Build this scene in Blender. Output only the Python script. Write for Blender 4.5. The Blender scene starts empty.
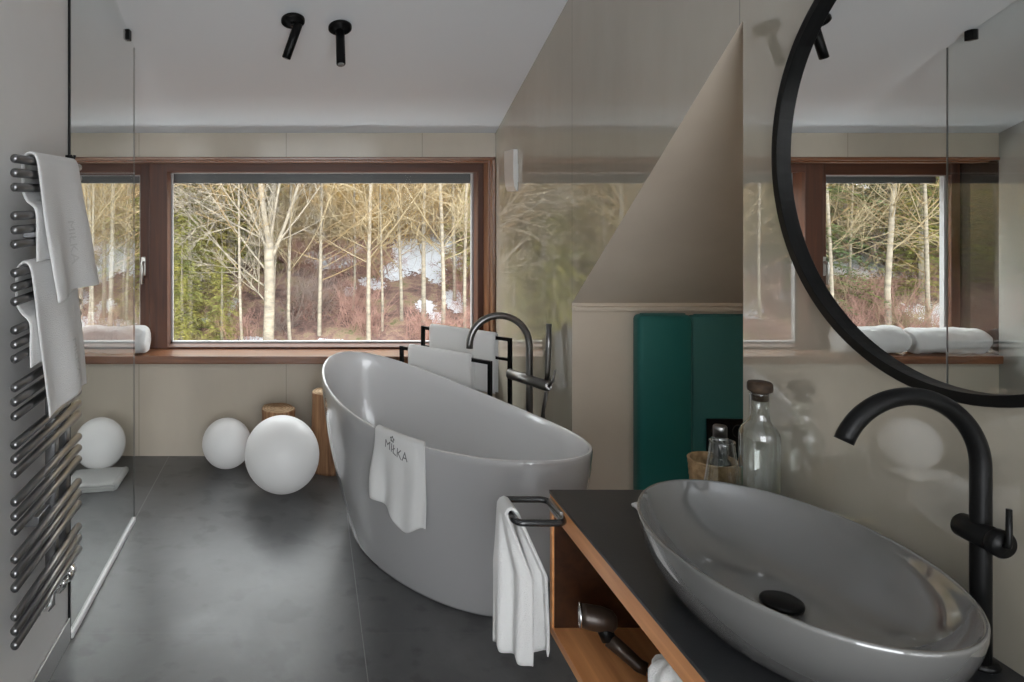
import bpy, bmesh, math, random
from mathutils import Vector, Matrix, noise
PI = math.pi
sc = bpy.context.scene
COL = sc.collection
F = 720.0
def px(x, y, d):                       # a point of the photograph at depth d (metres from the camera)
    return Vector(((x-307)/F*d, d, 1.6-(y-200)/F*d))

# ------------------------------------------------------------------ helpers
def smooth(me, on=True):
    for p in me.polygons: p.use_smooth = on
def tag(o, label=None, cat=None, group=None, kind=None):
    if label: o['label'] = label
    if cat: o['category'] = cat
    if group: o['group'] = group
    if kind: o['kind'] = kind
    return o
def thing(name, label, cat, loc=(0,0,0), rz=0, group=None):
    o = bpy.data.objects.new(name, None); COL.objects.link(o)
    o.location = loc; o.rotation_euler = (0,0,rz); o.empty_display_size = .05
    return tag(o, label, cat, group)
def obj(name, bm, mat, parent=None, sm=False, local=False):
    """one mesh object; coordinates are world coordinates unless local"""
    if parent is not None and not local:
        M = (Matrix.Translation(parent.location) @ Matrix.Rotation(parent.rotation_euler[2],4,'Z')) if parent.parent is None else parent['_m']
        bm.transform(M.inverted()) if not isinstance(M, str) else None
    me = bpy.data.meshes.new(name); bm.normal_update(); bm.to_mesh(me); bm.free()
    mats = mat if isinstance(mat,(list,tuple)) else [mat]
    for m in mats: me.materials.append(m)
    smooth(me, sm)
    o = bpy.data.objects.new(name, me); COL.objects.link(o)
    if parent is not None: o.parent = parent
    return o
def world_of(o):
    M = Matrix.Identity(4)
    while o is not None:
        M = Matrix.Translation(o.location) @ Matrix.Rotation(o.rotation_euler[2],4,'Z') @ M; o = o.parent
    return M
def part(name, bm, mat, parent, sm=False, label=None):
    bm.transform(world_of(parent).inverted())
    me = bpy.data.meshes.new(name); bm.normal_update(); bm.to_mesh(me); bm.free()
    for m in (mat if isinstance(mat,(list,tuple)) else [mat]): me.materials.append(m)
    smooth(me, sm)
    o = bpy.data.objects.new(name, me); COL.objects.link(o); o.parent = parent
    if label: o['label'] = label
    return o
def solo(name, bm, mat, label, cat, sm=False, group=None, origin=None):
    if origin is not None: bm.transform(Matrix.Translation(-Vector(origin)))
    me = bpy.data.meshes.new(name); bm.normal_update(); bm.to_mesh(me); bm.free()
    for m in (mat if isinstance(mat,(list,tuple)) else [mat]): me.materials.append(m)
    smooth(me, sm)
    o = bpy.data.objects.new(name, me); COL.objects.link(o)
    if origin is not None: o.location = origin
    return tag(o, label, cat, group)
def struct(name, bm, mat, sm=False, parent=None):
    me = bpy.data.meshes.new(name); bm.normal_update(); bm.to_mesh(me); bm.free()
    for m in (mat if isinstance(mat,(list,tuple)) else [mat]): me.materials.append(m)
    smooth(me, sm)
    o = bpy.data.objects.new(name, me); COL.objects.link(o)
    if parent is not None: o.parent = parent
    else: o['kind'] = 'structure'
    return o
def B(): return bmesh.new()
def box(bm, x0,x1,y0,y1,z0,z1, bev=0, mi=0):
    r = bmesh.ops.create_cube(bm, size=1)
    vs = r['verts']
    for v in vs: v.co = Vector((x0+(v.co.x+.5)*(x1-x0), y0+(v.co.y+.5)*(y1-y0), z0+(v.co.z+.5)*(z1-z0)))
    fs = set(f for v in vs for f in v.link_faces)
    for f in fs: f.material_index = mi
    if bev:
        es = list(set(e for v in vs for e in v.link_edges))
        bmesh.ops.bevel(bm, geom=es, offset=bev, segments=3, profile=.5, affect='EDGES')
    return bm
def frames(pts):
    T = []
    for i in range(len(pts)):
        a = pts[max(i-1,0)]; b = pts[min(i+1,len(pts)-1)]
        d = (b-a); T.append(d.normalized() if d.length>1e-9 else Vector((0,0,1)))
    n = T[0].orthogonal().normalized(); N=[n]
    for i in range(1,len(pts)):
        n = N[-1]-T[i]*N[-1].dot(T[i])
        n = n.normalized() if n.length>1e-6 else T[i].orthogonal().normalized()
        N.append(n)
    return T,N
def tube(bm, pts, r, seg=12, caps=True, closed=False):
    pts = [Vector(p) for p in pts]; T,N = frames(pts); rings=[]
    for i,p in enumerate(pts):
        rr = r[i] if isinstance(r,(list,tuple)) else r
        b = T[i].cross(N[i])
        rings.append([bm.verts.new(p+(N[i]*math.cos(2*PI*k/seg)+b*math.sin(2*PI*k/seg))*rr) for k in range(seg)])
    for a,c in zip(rings,rings[1:]):
        for k in range(seg): bm.faces.new((a[k],a[(k+1)%seg],c[(k+1)%seg],c[k]))
    if closed:
        a,c=rings[-1],rings[0]
        best=min(range(seg),key=lambda s:(a[0].co-c[s].co).length)
        for k in range(seg): bm.faces.new((a[k],a[(k+1)%seg],c[(k+1+best)%seg],c[(k+best)%seg]))
    elif caps:
        bm.faces.new(rings[0][::-1]); bm.faces.new(rings[-1])
    return bm
def cyl(bm, p0, p1, r, seg=24, ch=0):
    p0=Vector(p0);p1=Vector(p1)
    if ch:
        d=(p1-p0).normalized()
        return tube(bm,[p0,p0+d*1e-5,p0+d*ch,p1-d*ch,p1-d*1e-5,p1],[r-ch,r-ch,r,r,r-ch,r-ch],seg)
    return tube(bm,[p0,p1],r,seg)
def lathe(bm, prof, c=(0,0,0), seg=40, sx=1, sy=1, wob=None):
    c=Vector(c); rings=[]
    for (r,h) in prof:
        if r<1e-6: rings.append([bm.verts.new(c+Vector((0,0,h)))])
        else:
            rings.append([bm.verts.new(c+Vector((r*sx*math.cos(2*PI*k/seg)*(wob(2*PI*k/seg) if wob else 1),r*sy*math.sin(2*PI*k/seg)*(wob(2*PI*k/seg) if wob else 1),h))) for k in range(seg)])
    for a,b in zip(rings,rings[1:]):
        if len(a)==1 and len(b)==1: continue
        for k in range(seg):
            if len(a)==1: bm.faces.new((a[0],b[(k+1)%seg],b[k]))
            elif len(b)==1: bm.faces.new((a[k],a[(k+1)%seg],b[0]))
            else: bm.faces.new((a[k],a[(k+1)%seg],b[(k+1)%seg],b[k]))
    return bm
def prism(bm, poly, axis, a, b, mi=0):
    """extrude a polygon of 2-D points along an axis from a to b"""
    def V(p,t):
        return Vector((t,p[0],p[1])) if axis=='x' else Vector((p[0],t,p[1])) if axis=='y' else Vector((p[0],p[1],t))
    A=[bm.verts.new(V(p,a)) for p in poly]; C=[bm.verts.new(V(p,b)) for p in poly]; n=len(poly)
    fs=[bm.faces.new(A[::-1]),bm.faces.new(C)]
    for i in range(n): fs.append(bm.faces.new((A[i],A[(i+1)%n],C[(i+1)%n],C[i])))
    for f in fs: f.material_index=mi
    bmesh.ops.recalc_face_normals(bm, faces=bm.faces[:])
    return fs
def sheet(fn, nu, nv, thick=.006):
    """a cloth surface fn(u,v) given real thickness"""
    bm=B(); g=[[Vector(fn(i/nu,j/nv)) for j in range(nv+1)] for i in range(nu+1)]
    def nrm(i,j):
        a=g[min(i+1,nu)][j]-g[max(i-1,0)][j]; b=g[i][min(j+1,nv)]-g[i][max(j-1,0)]
        n=a.cross(b); return n.normalized() if n.length>1e-12 else Vector((0,0,1))
    def edge(i,j):
        m=min(i,nu-i,j,nv-j); return 1.0 if m else .35
    top=[[bm.verts.new(g[i][j]+nrm(i,j)*thick*.5*edge(i,j)) for j in range(nv+1)] for i in range(nu+1)]
    bot=[[bm.verts.new(g[i][j]-nrm(i,j)*thick*.5*edge(i,j)) for j in range(nv+1)] for i in range(nu+1)]
    for i in range(nu):
        for j in range(nv):
            bm.faces.new((top[i][j],top[i+1][j],top[i+1][j+1],top[i][j+1]))
            bm.faces.new((bot[i][j],bot[i][j+1],bot[i+1][j+1],bot[i+1][j]))
    for i in range(nu):
        bm.faces.new((top[i][0],bot[i][0],bot[i+1][0],top[i+1][0]))
        bm.faces.new((top[i][nv],top[i+1][nv],bot[i+1][nv],bot[i][nv]))
    for j in range(nv):
        bm.faces.new((top[0][j],top[0][j+1],bot[0][j+1],bot[0][j]))
        bm.faces.new((top[nu][j],bot[nu][j],bot[nu][j+1],top[nu][j+1]))
    bmesh.ops.recalc_face_normals(bm, faces=bm.faces[:])
    return bm
def polyline(pts, t):
    """smooth point on a 2-D/3-D polyline at arclength fraction t"""
    P=[Vector(p) for p in pts]; L=[0]
    for a,b in zip(P,P[1:]): L.append(L[-1]+(b-a).length)
    s=t*L[-1]
    for i in range(len(P)-1):
        if s<=L[i+1] or i==len(P)-2:
            k=(s-L[i])/(L[i+1]-L[i]); k=min(max(k,0),1)
            p0=P[max(i-1,0)];p1=P[i];p2=P[i+1];p3=P[min(i+2,len(P)-1)]
            return .5*((2*p1)+(p2-p0)*k+(2*p0-5*p1+4*p2-p3)*k*k+(-p0+3*p1-3*p2+p3)*k**3)
def nz(x,y=0,z=0): return noise.noise(Vector((x,y,z)))
def text_bm(s, size, fn, extr=0):
    """flat lettering laid on a surface by fn(x, y)"""
    cu=bpy.data.curves.new('t','FONT'); cu.body=s; cu.size=size; cu.align_x='CENTER'; cu.resolution_u=3
    to=bpy.data.objects.new('t',cu); COL.objects.link(to)
    bpy.context.view_layer.update()
    me=to.to_mesh(); bm=B(); bm.from_mesh(me); to.to_mesh_clear()
    bpy.data.objects.remove(to); bpy.data.curves.remove(cu)
    bmesh.ops.subdivide_edges(bm,edges=bm.edges[:],cuts=1)
    for v in bm.verts: v.co=fn(v.co.x,v.co.y)
    return bm

# ------------------------------------------------------------------ materials
def nt(name):
    m=bpy.data.materials.new(name); m.use_nodes=True; t=m.node_tree; t.nodes.clear(); return m,t,t.nodes,t.links
def ramp(N,stops):
    r=N.new('ShaderNodeValToRGB'); e=r.color_ramp.elements
    while len(e)<len(stops): e.new(.5)
    for k,(p,c) in enumerate(stops): e[k].position=p; e[k].color=(*c,1)
    return r
def mat(name, col, rough=.5, metal=0, coat=0, spec=.5, nscale=0, ncol=None, nstretch=(1,1,1), bump=0, bscale=50, ior=None, sheen=0, sss=0, coat_r=.03, ndetail=6, nlo=.35, nhi=.65, rvar=0):
    m,t,N,L=nt(name)
    o=N.new('ShaderNodeOutputMaterial'); p=N.new('ShaderNodeBsdfPrincipled'); L.new(p.outputs[0],o.inputs[0])
    p.inputs['Base Color'].default_value=(*col,1); p.inputs['Roughness'].default_value=rough; p.inputs['Metallic'].default_value=metal
    p.inputs['Coat Weight'].default_value=coat; p.inputs['Coat Roughness'].default_value=coat_r; p.inputs['Specular IOR Level'].default_value=spec
    if ior: p.inputs['IOR'].default_value=ior
    if sheen: p.inputs['Sheen Weight'].default_value=sheen
    tc=None
    if nscale or bump:
        tc=N.new('ShaderNodeNewGeometry' if False else 'ShaderNodeTexCoord'); mp=N.new('ShaderNodeMapping'); L.new(tc.outputs['Object'],mp.inputs[0])
        mp.inputs['Scale'].default_value=nstretch
    if nscale:
        n=N.new('ShaderNodeTexNoise'); n.inputs['Scale'].default_value=nscale; n.inputs['Detail'].default_value=ndetail; L.new(mp.outputs[0],n.inputs[0])
        r=ramp(N,[(nlo,col),(nhi,ncol or tuple(c*.8 for c in col))]); L.new(n.outputs[0],r.inputs[0]); L.new(r.outputs[0],p.inputs['Base Color'])
        if rvar:
            mr=N.new('ShaderNodeMapRange'); mr.inputs[3].default_value=rough-rvar; mr.inputs[4].default_value=rough+rvar; L.new(n.outputs[0],mr.inputs[0]); L.new(mr.outputs[0],p.inputs['Roughness'])
    if bump:
        n2=N.new('ShaderNodeTexNoise'); n2.inputs['Scale'].default_value=bscale; n2.inputs['Detail'].default_value=4; L.new(mp.outputs[0],n2.inputs[0])
        b=N.new('ShaderNodeBump'); b.inputs['Strength'].default_value=bump; b.inputs['Distance'].default_value=.01; L.new(n2.outputs[0],b.inputs['Height']); L.new(b.outputs[0],p.inputs['Normal'])
    return m
def glass_mat(name, tint=(1,1,1), ior=1.5, rough=0.0, gain=1.0):
    m,t,N,L=nt(name)
    o=N.new('ShaderNodeOutputMaterial'); mx=N.new('ShaderNodeMixShader'); tr=N.new('ShaderNodeBsdfTransparent'); g=N.new('ShaderNodeBsdfGlossy'); f=N.new('ShaderNodeFresnel')
    tr.inputs[0].default_value=(*tint,1); g.inputs['Roughness'].default_value=rough; g.inputs['Color'].default_value=(1,1,1,1); f.inputs['IOR'].default_value=ior
    ge=N.new('ShaderNodeNewGeometry'); iv=N.new('ShaderNodeMath'); iv.operation='SUBTRACT'; iv.inputs[0].default_value=1; L.new(ge.outputs['Backfacing'],iv.inputs[1])
    mu=N.new('ShaderNodeMath'); mu.operation='MULTIPLY'; L.new(f.outputs[0],mu.inputs[0]); mu.inputs[1].default_value=gain
    mu2=N.new('ShaderNodeMath'); mu2.operation='MULTIPLY'; L.new(mu.outputs[0],mu2.inputs[0]); L.new(iv.outputs[0],mu2.inputs[1]); mu2.use_clamp=True
    L.new(mu2.outputs[0],mx.inputs[0]); L.new(tr.outputs[0],mx.inputs[1]); L.new(g.outputs[0],mx.inputs[2]); L.new(mx.outputs[0],o.inputs[0])
    return m
def lacquer(name, c1, c2, ior=2.6, rough=.02, seams=(), scale=.9):
    """stone-look panels under a clear polished face: diffuse below, sharp Fresnel reflection above"""
    m,t,N,L=nt(name)
    o=N.new('ShaderNodeOutputMaterial'); mx=N.new('ShaderNodeMixShader'); d=N.new('ShaderNodeBsdfDiffuse'); g=N.new('ShaderNodeBsdfGlossy'); f=N.new('ShaderNodeFresnel')
    tc=N.new('ShaderNodeTexCoord'); mp=N.new('ShaderNodeMapping'); mp.inputs['Scale'].default_value=(1.5,1.5,.6); L.new(tc.outputs['Object'],mp.inputs[0])
    n=N.new('ShaderNodeTexNoise'); n.inputs['Scale'].default_value=scale; n.inputs['Detail'].default_value=8; n.inputs['Roughness'].default_value=.6; L.new(mp.outputs[0],n.inputs[0])
    r=ramp(N,[(.3,c1),(.7,c2)]); L.new(n.outputs[0],r.inputs[0])
    src=r.outputs[0]
    if seams:
        sp=N.new('ShaderNodeSeparateXYZ'); L.new(tc.outputs['Object'],sp.inputs[0])
        for ax,pos in seams:
            s=N.new('ShaderNodeMath'); s.operation='SUBTRACT'; L.new(sp.outputs[ax],s.inputs[0]); s.inputs[1].default_value=pos
            a=N.new('ShaderNodeMath'); a.operation='ABSOLUTE'; L.new(s.outputs[0],a.inputs[0])
            l=N.new('ShaderNodeMath'); l.operation='LESS_THAN'; L.new(a.outputs[0],l.inputs[0]); l.inputs[1].default_value=.0018
            c=N.new('ShaderNodeMixRGB'); c.inputs[2].default_value=(*[k*.62 for k in c2],1); L.new(l.outputs[0],c.inputs[0]); L.new(src,c.inputs[1]); src=c.outputs[0]
    L.new(src,d.inputs[0]); g.inputs['Roughness'].default_value=rough; f.inputs['IOR'].default_value=ior
    n2=N.new('ShaderNodeTexNoise'); n2.inputs['Scale'].default_value=1.6; L.new(tc.outputs['Object'],n2.inputs[0])
    L.new(f.outputs[0],mx.inputs[0]); L.new(d.outputs[0],mx.inputs[1]); L.new(g.outputs[0],mx.inputs[2]); L.new(mx.outputs[0],o.inputs[0])
    return m
def wood_mat(name, c1, c2, rough=.35, axis=0, scale=9, coat=.3):
    m,t,N,L=nt(name)
    o=N.new('ShaderNodeOutputMaterial'); p=N.new('ShaderNodeBsdfPrincipled'); L.new(p.outputs[0],o.inputs[0])
    tc=N.new('ShaderNodeTexCoord'); mp=N.new('ShaderNodeMapping'); s=[scale*1.4]*3; s[axis]=scale*.07; mp.inputs['Scale'].default_value=s; L.new(tc.outputs['Object'],mp.inputs[0])
    n=N.new('ShaderNodeTexNoise'); n.inputs['Scale'].default_value=3; n.inputs['Detail'].default_value=8; n.inputs['Distortion'].default_value=.6; L.new(mp.outputs[0],n.inputs[0])
    r=ramp(N,[(.3,c1),(.7,c2)]); L.new(n.outputs[0],r.inputs[0]); L.new(r.outputs[0],p.inputs['Base Color'])
    p.inputs['Roughness'].default_value=rough; p.inputs['Coat Weight'].default_value=coat; p.inputs['Coat Roughness'].default_value=.15
    b=N.new('ShaderNodeBump'); b.inputs['Strength'].default_value=.15; b.inputs['Distance'].default_value=.003; L.new(n.outputs[0],b.inputs['Height']); L.new(b.outputs[0],p.inputs['Normal'])
    return m

M={}
M['wall_back']=lacquer('beige stone panel',(.56,.50,.41),(.46,.405,.33),ior=1.36,rough=.12,seams=((0,-1.05),(0,-.13),(0,.72)))
M['wall_right']=lacquer('polished beige panel',(.52,.47,.385),(.40,.36,.29),ior=4.0,rough=0.0,seams=((1,1.96),(1,3.2)))
M['wall_left']=lacquer('polished pale panel',(.5,.5,.48),(.42,.42,.4),ior=2.0,rough=.03)
M['reveal_left']=lacquer('dark polished reveal',(.03,.028,.022),(.04,.035,.03),ior=2.4,rough=.015)
M['matte']=mat('warm beige plaster',(.62,.54,.44),.75,nscale=1.3,ncol=(.50,.43,.35),nstretch=(1,1,1),bump=.05,bscale=14,ndetail=8)
M['partition']=mat('grey satin wall',(.80,.79,.775),.42,nscale=.8,ncol=(.70,.69,.675),spec=.4)
M['ceiling']=mat('white ceiling paint',(.73,.752,.775),.8,bump=.02,bscale=90)
M['room']=mat('rear wall paint',(.7,.69,.67),.8)
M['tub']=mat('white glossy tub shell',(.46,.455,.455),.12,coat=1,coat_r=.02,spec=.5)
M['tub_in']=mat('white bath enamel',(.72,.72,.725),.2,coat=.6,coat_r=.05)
M['basin']=mat('grey glazed ceramic',(.135,.133,.129),.14,coat=1,coat_r=.01)
M['basin'].node_tree.nodes['Principled BSDF'].inputs['Coat IOR'].default_value=1.8
M['black']=mat('matte black metal',(.005,.005,.005),.34,spec=.15)
M['blackgloss']=mat('black metal satin',(.02,.02,.021),.25,metal=0,coat=.3)
M['gun']=mat('brushed gunmetal',(.21,.205,.2),.3,metal=1)
M['radiator']=mat('anthracite gloss radiator',(.30,.30,.305),.3,metal=1,coat=.5,coat_r=.08)
M['chrome']=mat('chrome',(.8,.8,.8),.1,metal=1)
M['steel']=mat('satin steel',(.5,.5,.5),.28,metal=1)
M['counter']=mat('black stone worktop',(.018,.019,.021),.32,nscale=5,ncol=(.028,.029,.031),bump=.02,bscale=120)
M['counter_edge']=mat('pale worktop edge',(.35,.3,.25),.3,coat=.5)
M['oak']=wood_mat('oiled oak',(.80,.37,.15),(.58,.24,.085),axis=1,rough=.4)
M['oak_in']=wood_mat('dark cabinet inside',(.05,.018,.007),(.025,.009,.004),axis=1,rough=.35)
M['frame']=wood_mat('brown window timber',(.11,.034,.011),(.06,.019,.007),axis=0,rough=.5,coat=0)
M['frame_v']=wood_mat('brown upright timber',(.11,.034,.011),(.058,.018,.007),axis=2,rough=.5,coat=0)
M['casing']=wood_mat('golden brown timber',(.26,.11,.05),(.14,.055,.025),axis=0,rough=.3)
M['casing_v']=wood_mat('golden brown upright timber',(.25,.11,.05),(.13,.055,.025),axis=2,rough=.3)
M['bark']=wood_mat('peeled log',(.44,.24,.12),(.16,.07,.03),axis=2,rough=.7,scale=12,coat=0)
M['logtop']=mat('sawn log face',(.62,.44,.26),.7,nscale=18,ncol=(.45,.29,.15))
M['globe']=mat('white globe shade',(.66,.66,.655),.4,spec=.3)
gp=M['globe'].node_tree.nodes['Principled BSDF']; gp.inputs['Emission Color'].default_value=(1,.99,.97,1); gp.inputs['Emission Strength'].default_value=.06
M['towel']=mat('white terry cloth',(.74,.735,.72),.95,bump=.5,bscale=420,sheen=.4)
M['towel2']=mat('soft white cotton',(.80,.795,.785),.95,bump=.35,bscale=300,sheen=.3)
M['thread']=mat('grey embroidery thread',(.17,.17,.17),.8)
M['relief']=mat('tone on tone embroidery',(.70,.695,.68),.9)
M['teal']=mat('teal upholstery',(.002,.125,.112),.62,nscale=2,ncol=(.002,.11,.10),sheen=.15,bump=.05,bscale=300)
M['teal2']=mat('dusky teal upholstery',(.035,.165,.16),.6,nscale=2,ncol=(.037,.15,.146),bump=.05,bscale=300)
M['cork']=mat('dark cork',(.06,.035,.018),.8,nscale=40,ncol=(.025,.015,.008))
M['wicker']=mat('straw wicker',(.45,.29,.15),.7,nscale=60,ncol=(.25,.15,.07))
M['darkglass']=mat('smoked glass',(.02,.022,.022),.08,coat=1)
M['rubber']=mat('grey seal',(.25,.25,.25),.6)
M['ivory']=mat('white lamp plaster',(.72,.71,.68),.45)
M['pale']=mat('white channel profile',(.85,.85,.84),.3)
M['silverplastic']=mat('bronze plastic',(.05,.032,.022),.35,metal=.3,coat=.2)
M['glass']=glass_mat('window glass',(.97,.98,.97),1.45,gain=.05)
M['shower']=glass_mat('shower glass',(.95,.965,.96),1.5,gain=1.5)
M['bottle']=glass_mat('clear bottle glass',(.93,.945,.93),1.5,rough=.01,gain=2.6)
M['fillglass']=glass_mat('added window glass',(.98,.98,.98),1.2)  # panes of the added, unseen windows and roof lights
M['blind']=mat('dark grey blind slats',(.13,.135,.14),.5)
M['handle']=mat('satin aluminium handle',(.55,.54,.5),.3,metal=.8)
M['seal']=mat('pale glazing seal',(.4,.4,.4),.5)
M['exterior']=mat('outer render',(.55,.53,.5),.9)

def floor_mat():
    m,t,N,L=nt('graphite floor tiles')
    o=N.new('ShaderNodeOutputMaterial'); p=N.new('ShaderNodeBsdfPrincipled'); L.new(p.outputs[0],o.inputs[0])
    tc=N.new('ShaderNodeTexCoord'); n=N.new('ShaderNodeTexNoise'); n.inputs['Scale'].default_value=1.7; n.inputs['Detail'].default_value=9; n.inputs['Roughness'].default_value=.62; n.inputs['Distortion'].default_value=.4; L.new(tc.outputs['Object'],n.inputs[0])
    r=ramp(N,[(.30,(.05,.051,.052)),(.5,(.09,.091,.092)),(.72,(.15,.15,.149))]); L.new(n.outputs[0],r.inputs[0])
    # scuffs and dark blotches
    n3=N.new('ShaderNodeTexNoise'); n3.inputs['Scale'].default_value=7; n3.inputs['Detail'].default_value=5; L.new(tc.outputs['Object'],n3.inputs[0])
    r3=ramp(N,[(.36,(.42,.42,.42)),(.45,(1,1,1))]); L.new(n3.outputs[0],r3.inputs[0])
    mu=N.new('ShaderNodeMixRGB'); mu.blend_type='MULTIPLY'; mu.inputs[0].default_value=.6; L.new(r.outputs[0],mu.inputs[1]); L.new(r3.outputs[0],mu.inputs[2])
    sp=N.new('ShaderNodeSeparateXYZ'); L.new(tc.outputs['Object'],sp.inputs[0])
    src=mu.outputs[0]
    for ax,off in ((0,.203),(1,2.66)):
        a=N.new('ShaderNodeMath'); a.operation='SUBTRACT'; L.new(sp.outputs[ax],a.inputs[0]); a.inputs[1].default_value=off-10.65
        b=N.new('ShaderNodeMath'); b.operation='PINGPONG'; L.new(a.outputs[0],b.inputs[0]); b.inputs[1].default_value=.5325
        l=N.new('ShaderNodeMath'); l.operation='LESS_THAN'; L.new(b.outputs[0],l.inputs[0]); l.inputs[1].default_value=.0016
        c=N.new('ShaderNodeMixRGB'); c.inputs[2].default_value=(.2,.2,.2,1) if ax==0 else (.1,.1,.1,1); L.new(l.outputs[0],c.inputs[0]); L.new(src,c.inputs[1]); src=c.outputs[0]
    L.new(src,p.inputs['Base Color'])
    mr=N.new('ShaderNodeMapRange'); mr.inputs[1].default_value=.3; mr.inputs[2].default_value=.7; mr.inputs[3].default_value=.3; mr.inputs[4].default_value=.42; L.new(n.outputs[0],mr.inputs[0]); L.new(mr.outputs[0],p.inputs['Roughness'])
    p.inputs['Specular IOR Level'].default_value=.6
    b=N.new('ShaderNodeBump'); b.inputs['Strength'].default_value=.08; b.inputs['Distance'].default_value=.01; L.new(n3.outputs[0],b.inputs['Height']); L.new(b.outputs[0],p.inputs['Normal'])
    return m
M['floor']=floor_mat()

# ------------------------------------------------------------------ room shell
XR=1.178; XL=-1.994; XP=-.8625; YB=4.5; YW=4.84; YR=-1.5
CB=2.019; CS=.387; YF=2.95; CF=CB+CS*(YB-YF)      # sloping ceiling meets the level ceiling
def ceil_h(y): return CB+CS*(YB-y) if y>YF else CF
struct('floor', box(B(),-2.2,2.4,YR-.2,5.0,-.15,0), M['floor'])
bm=B(); box(bm,XL-.2,XR+.3,YB,4.9,-.1,.60); box(bm,XL-.2,XR+.3,YB,4.9,1.869,2.6)
struct('wall_back', bm, M['wall_back'])
bm=B(); box(bm,XL-.2,XL,YR,YB,-.1,3.0); struct('wall_left', bm, M['wall_left'])
bm=B(); box(bm,XL-.2,XL,YB,4.9,.6,1.869); struct('wall_reveal', bm, M['reveal_left'])
bm=B(); box(bm,XP-.11,XP-.005,YR,2.612,0,2.9); struct('wall_partition', bm, M['partition'])
# right wall: one plane with the niche opening cut below the roof slope
bm=B()
H0=2.086; K=1.142; YK=3.2; YN=1.945
prism(bm,[(YR,0),(YN,0),(YN,H0),(YK,K),(YK,0),(4.9,0),(4.9,3.0),(YR,3.0)],'x',XR,XR+.12)
for f in bm.faces:
    f.material_index = 0 if f.normal.x<-.9 else 1
struct('wall_right', bm, [M['wall_right'],M['matte']])
bm=B(); box(bm,XR+.12,2.4,YK,YK+.12,0,K+.05); struct('wall_niche', bm, M['matte'])
bm=B(); box(bm,2.3,2.42,.5,3.3,0,3.0); box(bm,XR+.12,2.4,.5,.6,0,3.0); struct('wall_niche_side', bm, M['matte'])
sl=(H0-K)/(YK-YN)
def slab(bm,ya,yb,xa,xb):
    prism(bm,[(ya,K+sl*(YK-ya)),(yb,K+sl*(YK-yb)),(yb,K+sl*(YK-yb)+.12),(ya,K+sl*(YK-ya)+.12)],'x',xa,xb)
FILL_NL=(1.42,2.26,.95,1.86)  # extents of an unseen roof light, added to brighten the niche
bm=B(); slab(bm,YK+.12,FILL_NL[3],XR+.12,2.4); slab(bm,FILL_NL[2],.5,XR+.12,2.4); slab(bm,FILL_NL[3],FILL_NL[2],XR+.12,FILL_NL[0]); slab(bm,FILL_NL[3],FILL_NL[2],FILL_NL[1],2.4)
struct('ceiling_niche', bm, M['matte'])
w=bpy.data.objects.new('window_3',None); COL.objects.link(w); w['kind']='structure'
bm=B()
for ya,yb,xa,xb in ((FILL_NL[3],FILL_NL[3]-.05,FILL_NL[0],FILL_NL[1]),(FILL_NL[2]+.05,FILL_NL[2],FILL_NL[0],FILL_NL[1]),(FILL_NL[3],FILL_NL[2],FILL_NL[0],FILL_NL[0]+.05),(FILL_NL[3],FILL_NL[2],FILL_NL[1]-.05,FILL_NL[1])):
    prism(bm,[(ya,K+sl*(YK-ya)+.03),(yb,K+sl*(YK-yb)+.03),(yb,K+sl*(YK-yb)+.10),(ya,K+sl*(YK-ya)+.10)],'x',xa,xb)
struct('window_frame',bm,M['frame'],parent=w)
bm=B(); ya,yb=FILL_NL[3]-.04,FILL_NL[2]+.04; prism(bm,[(ya,K+sl*(YK-ya)+.06),(yb,K+sl*(YK-yb)+.06),(yb,K+sl*(YK-yb)+.07),(ya,K+sl*(YK-ya)+.07)],'x',FILL_NL[0]+.04,FILL_NL[1]-.04)
struct('pane',bm,M['fillglass'],parent=w)
bm=B(); box(bm,XR+.002,2.3,YK-.022,YK,K-.034,K-.014,bev=.004); struct('trim_1', bm, M['matte'])
# ceiling; its two unseen roof lights are added to brighten the interior
FILL_SKY=[(-1.90,-1.06,.2,1.2),(-1.90,-1.06,1.35,2.35)]
bm=B()
prism(bm,[(4.9,ceil_h(4.9)),(YF,CF),(YF,CF+.15),(4.9,ceil_h(4.9)+.15)],'x',XL-.2,XR+.2)
box(bm,XL-.2,XR+.12,2.35,YF,CF,CF+.15); box(bm,XL-.2,XR+.12,YR-.2,.2,CF,CF+.15)
box(bm,XL-.2,-1.90,.2,2.35,CF,CF+.15); box(bm,-1.06,XR+.12,.2,2.35,CF,CF+.15); box(bm,-1.90,-1.06,1.2,1.35,CF,CF+.15)
struct('ceiling', bm, M['ceiling'])
for n,(a,b,c,d) in enumerate(FILL_SKY):
    w=bpy.data.objects.new('window_%d'%(n+4),None); COL.objects.link(w); w['kind']='structure'  # added roof light, out of view
    bm=B(); z0,z1=CF+.03,CF+.12
    box(bm,a,a+.045,c,d,z0,z1); box(bm,b-.045,b,c,d,z0,z1); box(bm,a+.045,b-.045,c,c+.045,z0,z1); box(bm,a+.045,b-.045,d-.045,d,z0,z1)
    struct('window_frame',bm,M['frame'],parent=w)
    struct('pane',box(B(),a+.04,b-.04,c+.04,d-.04,CF+.08,CF+.09),M['fillglass'],parent=w)
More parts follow.
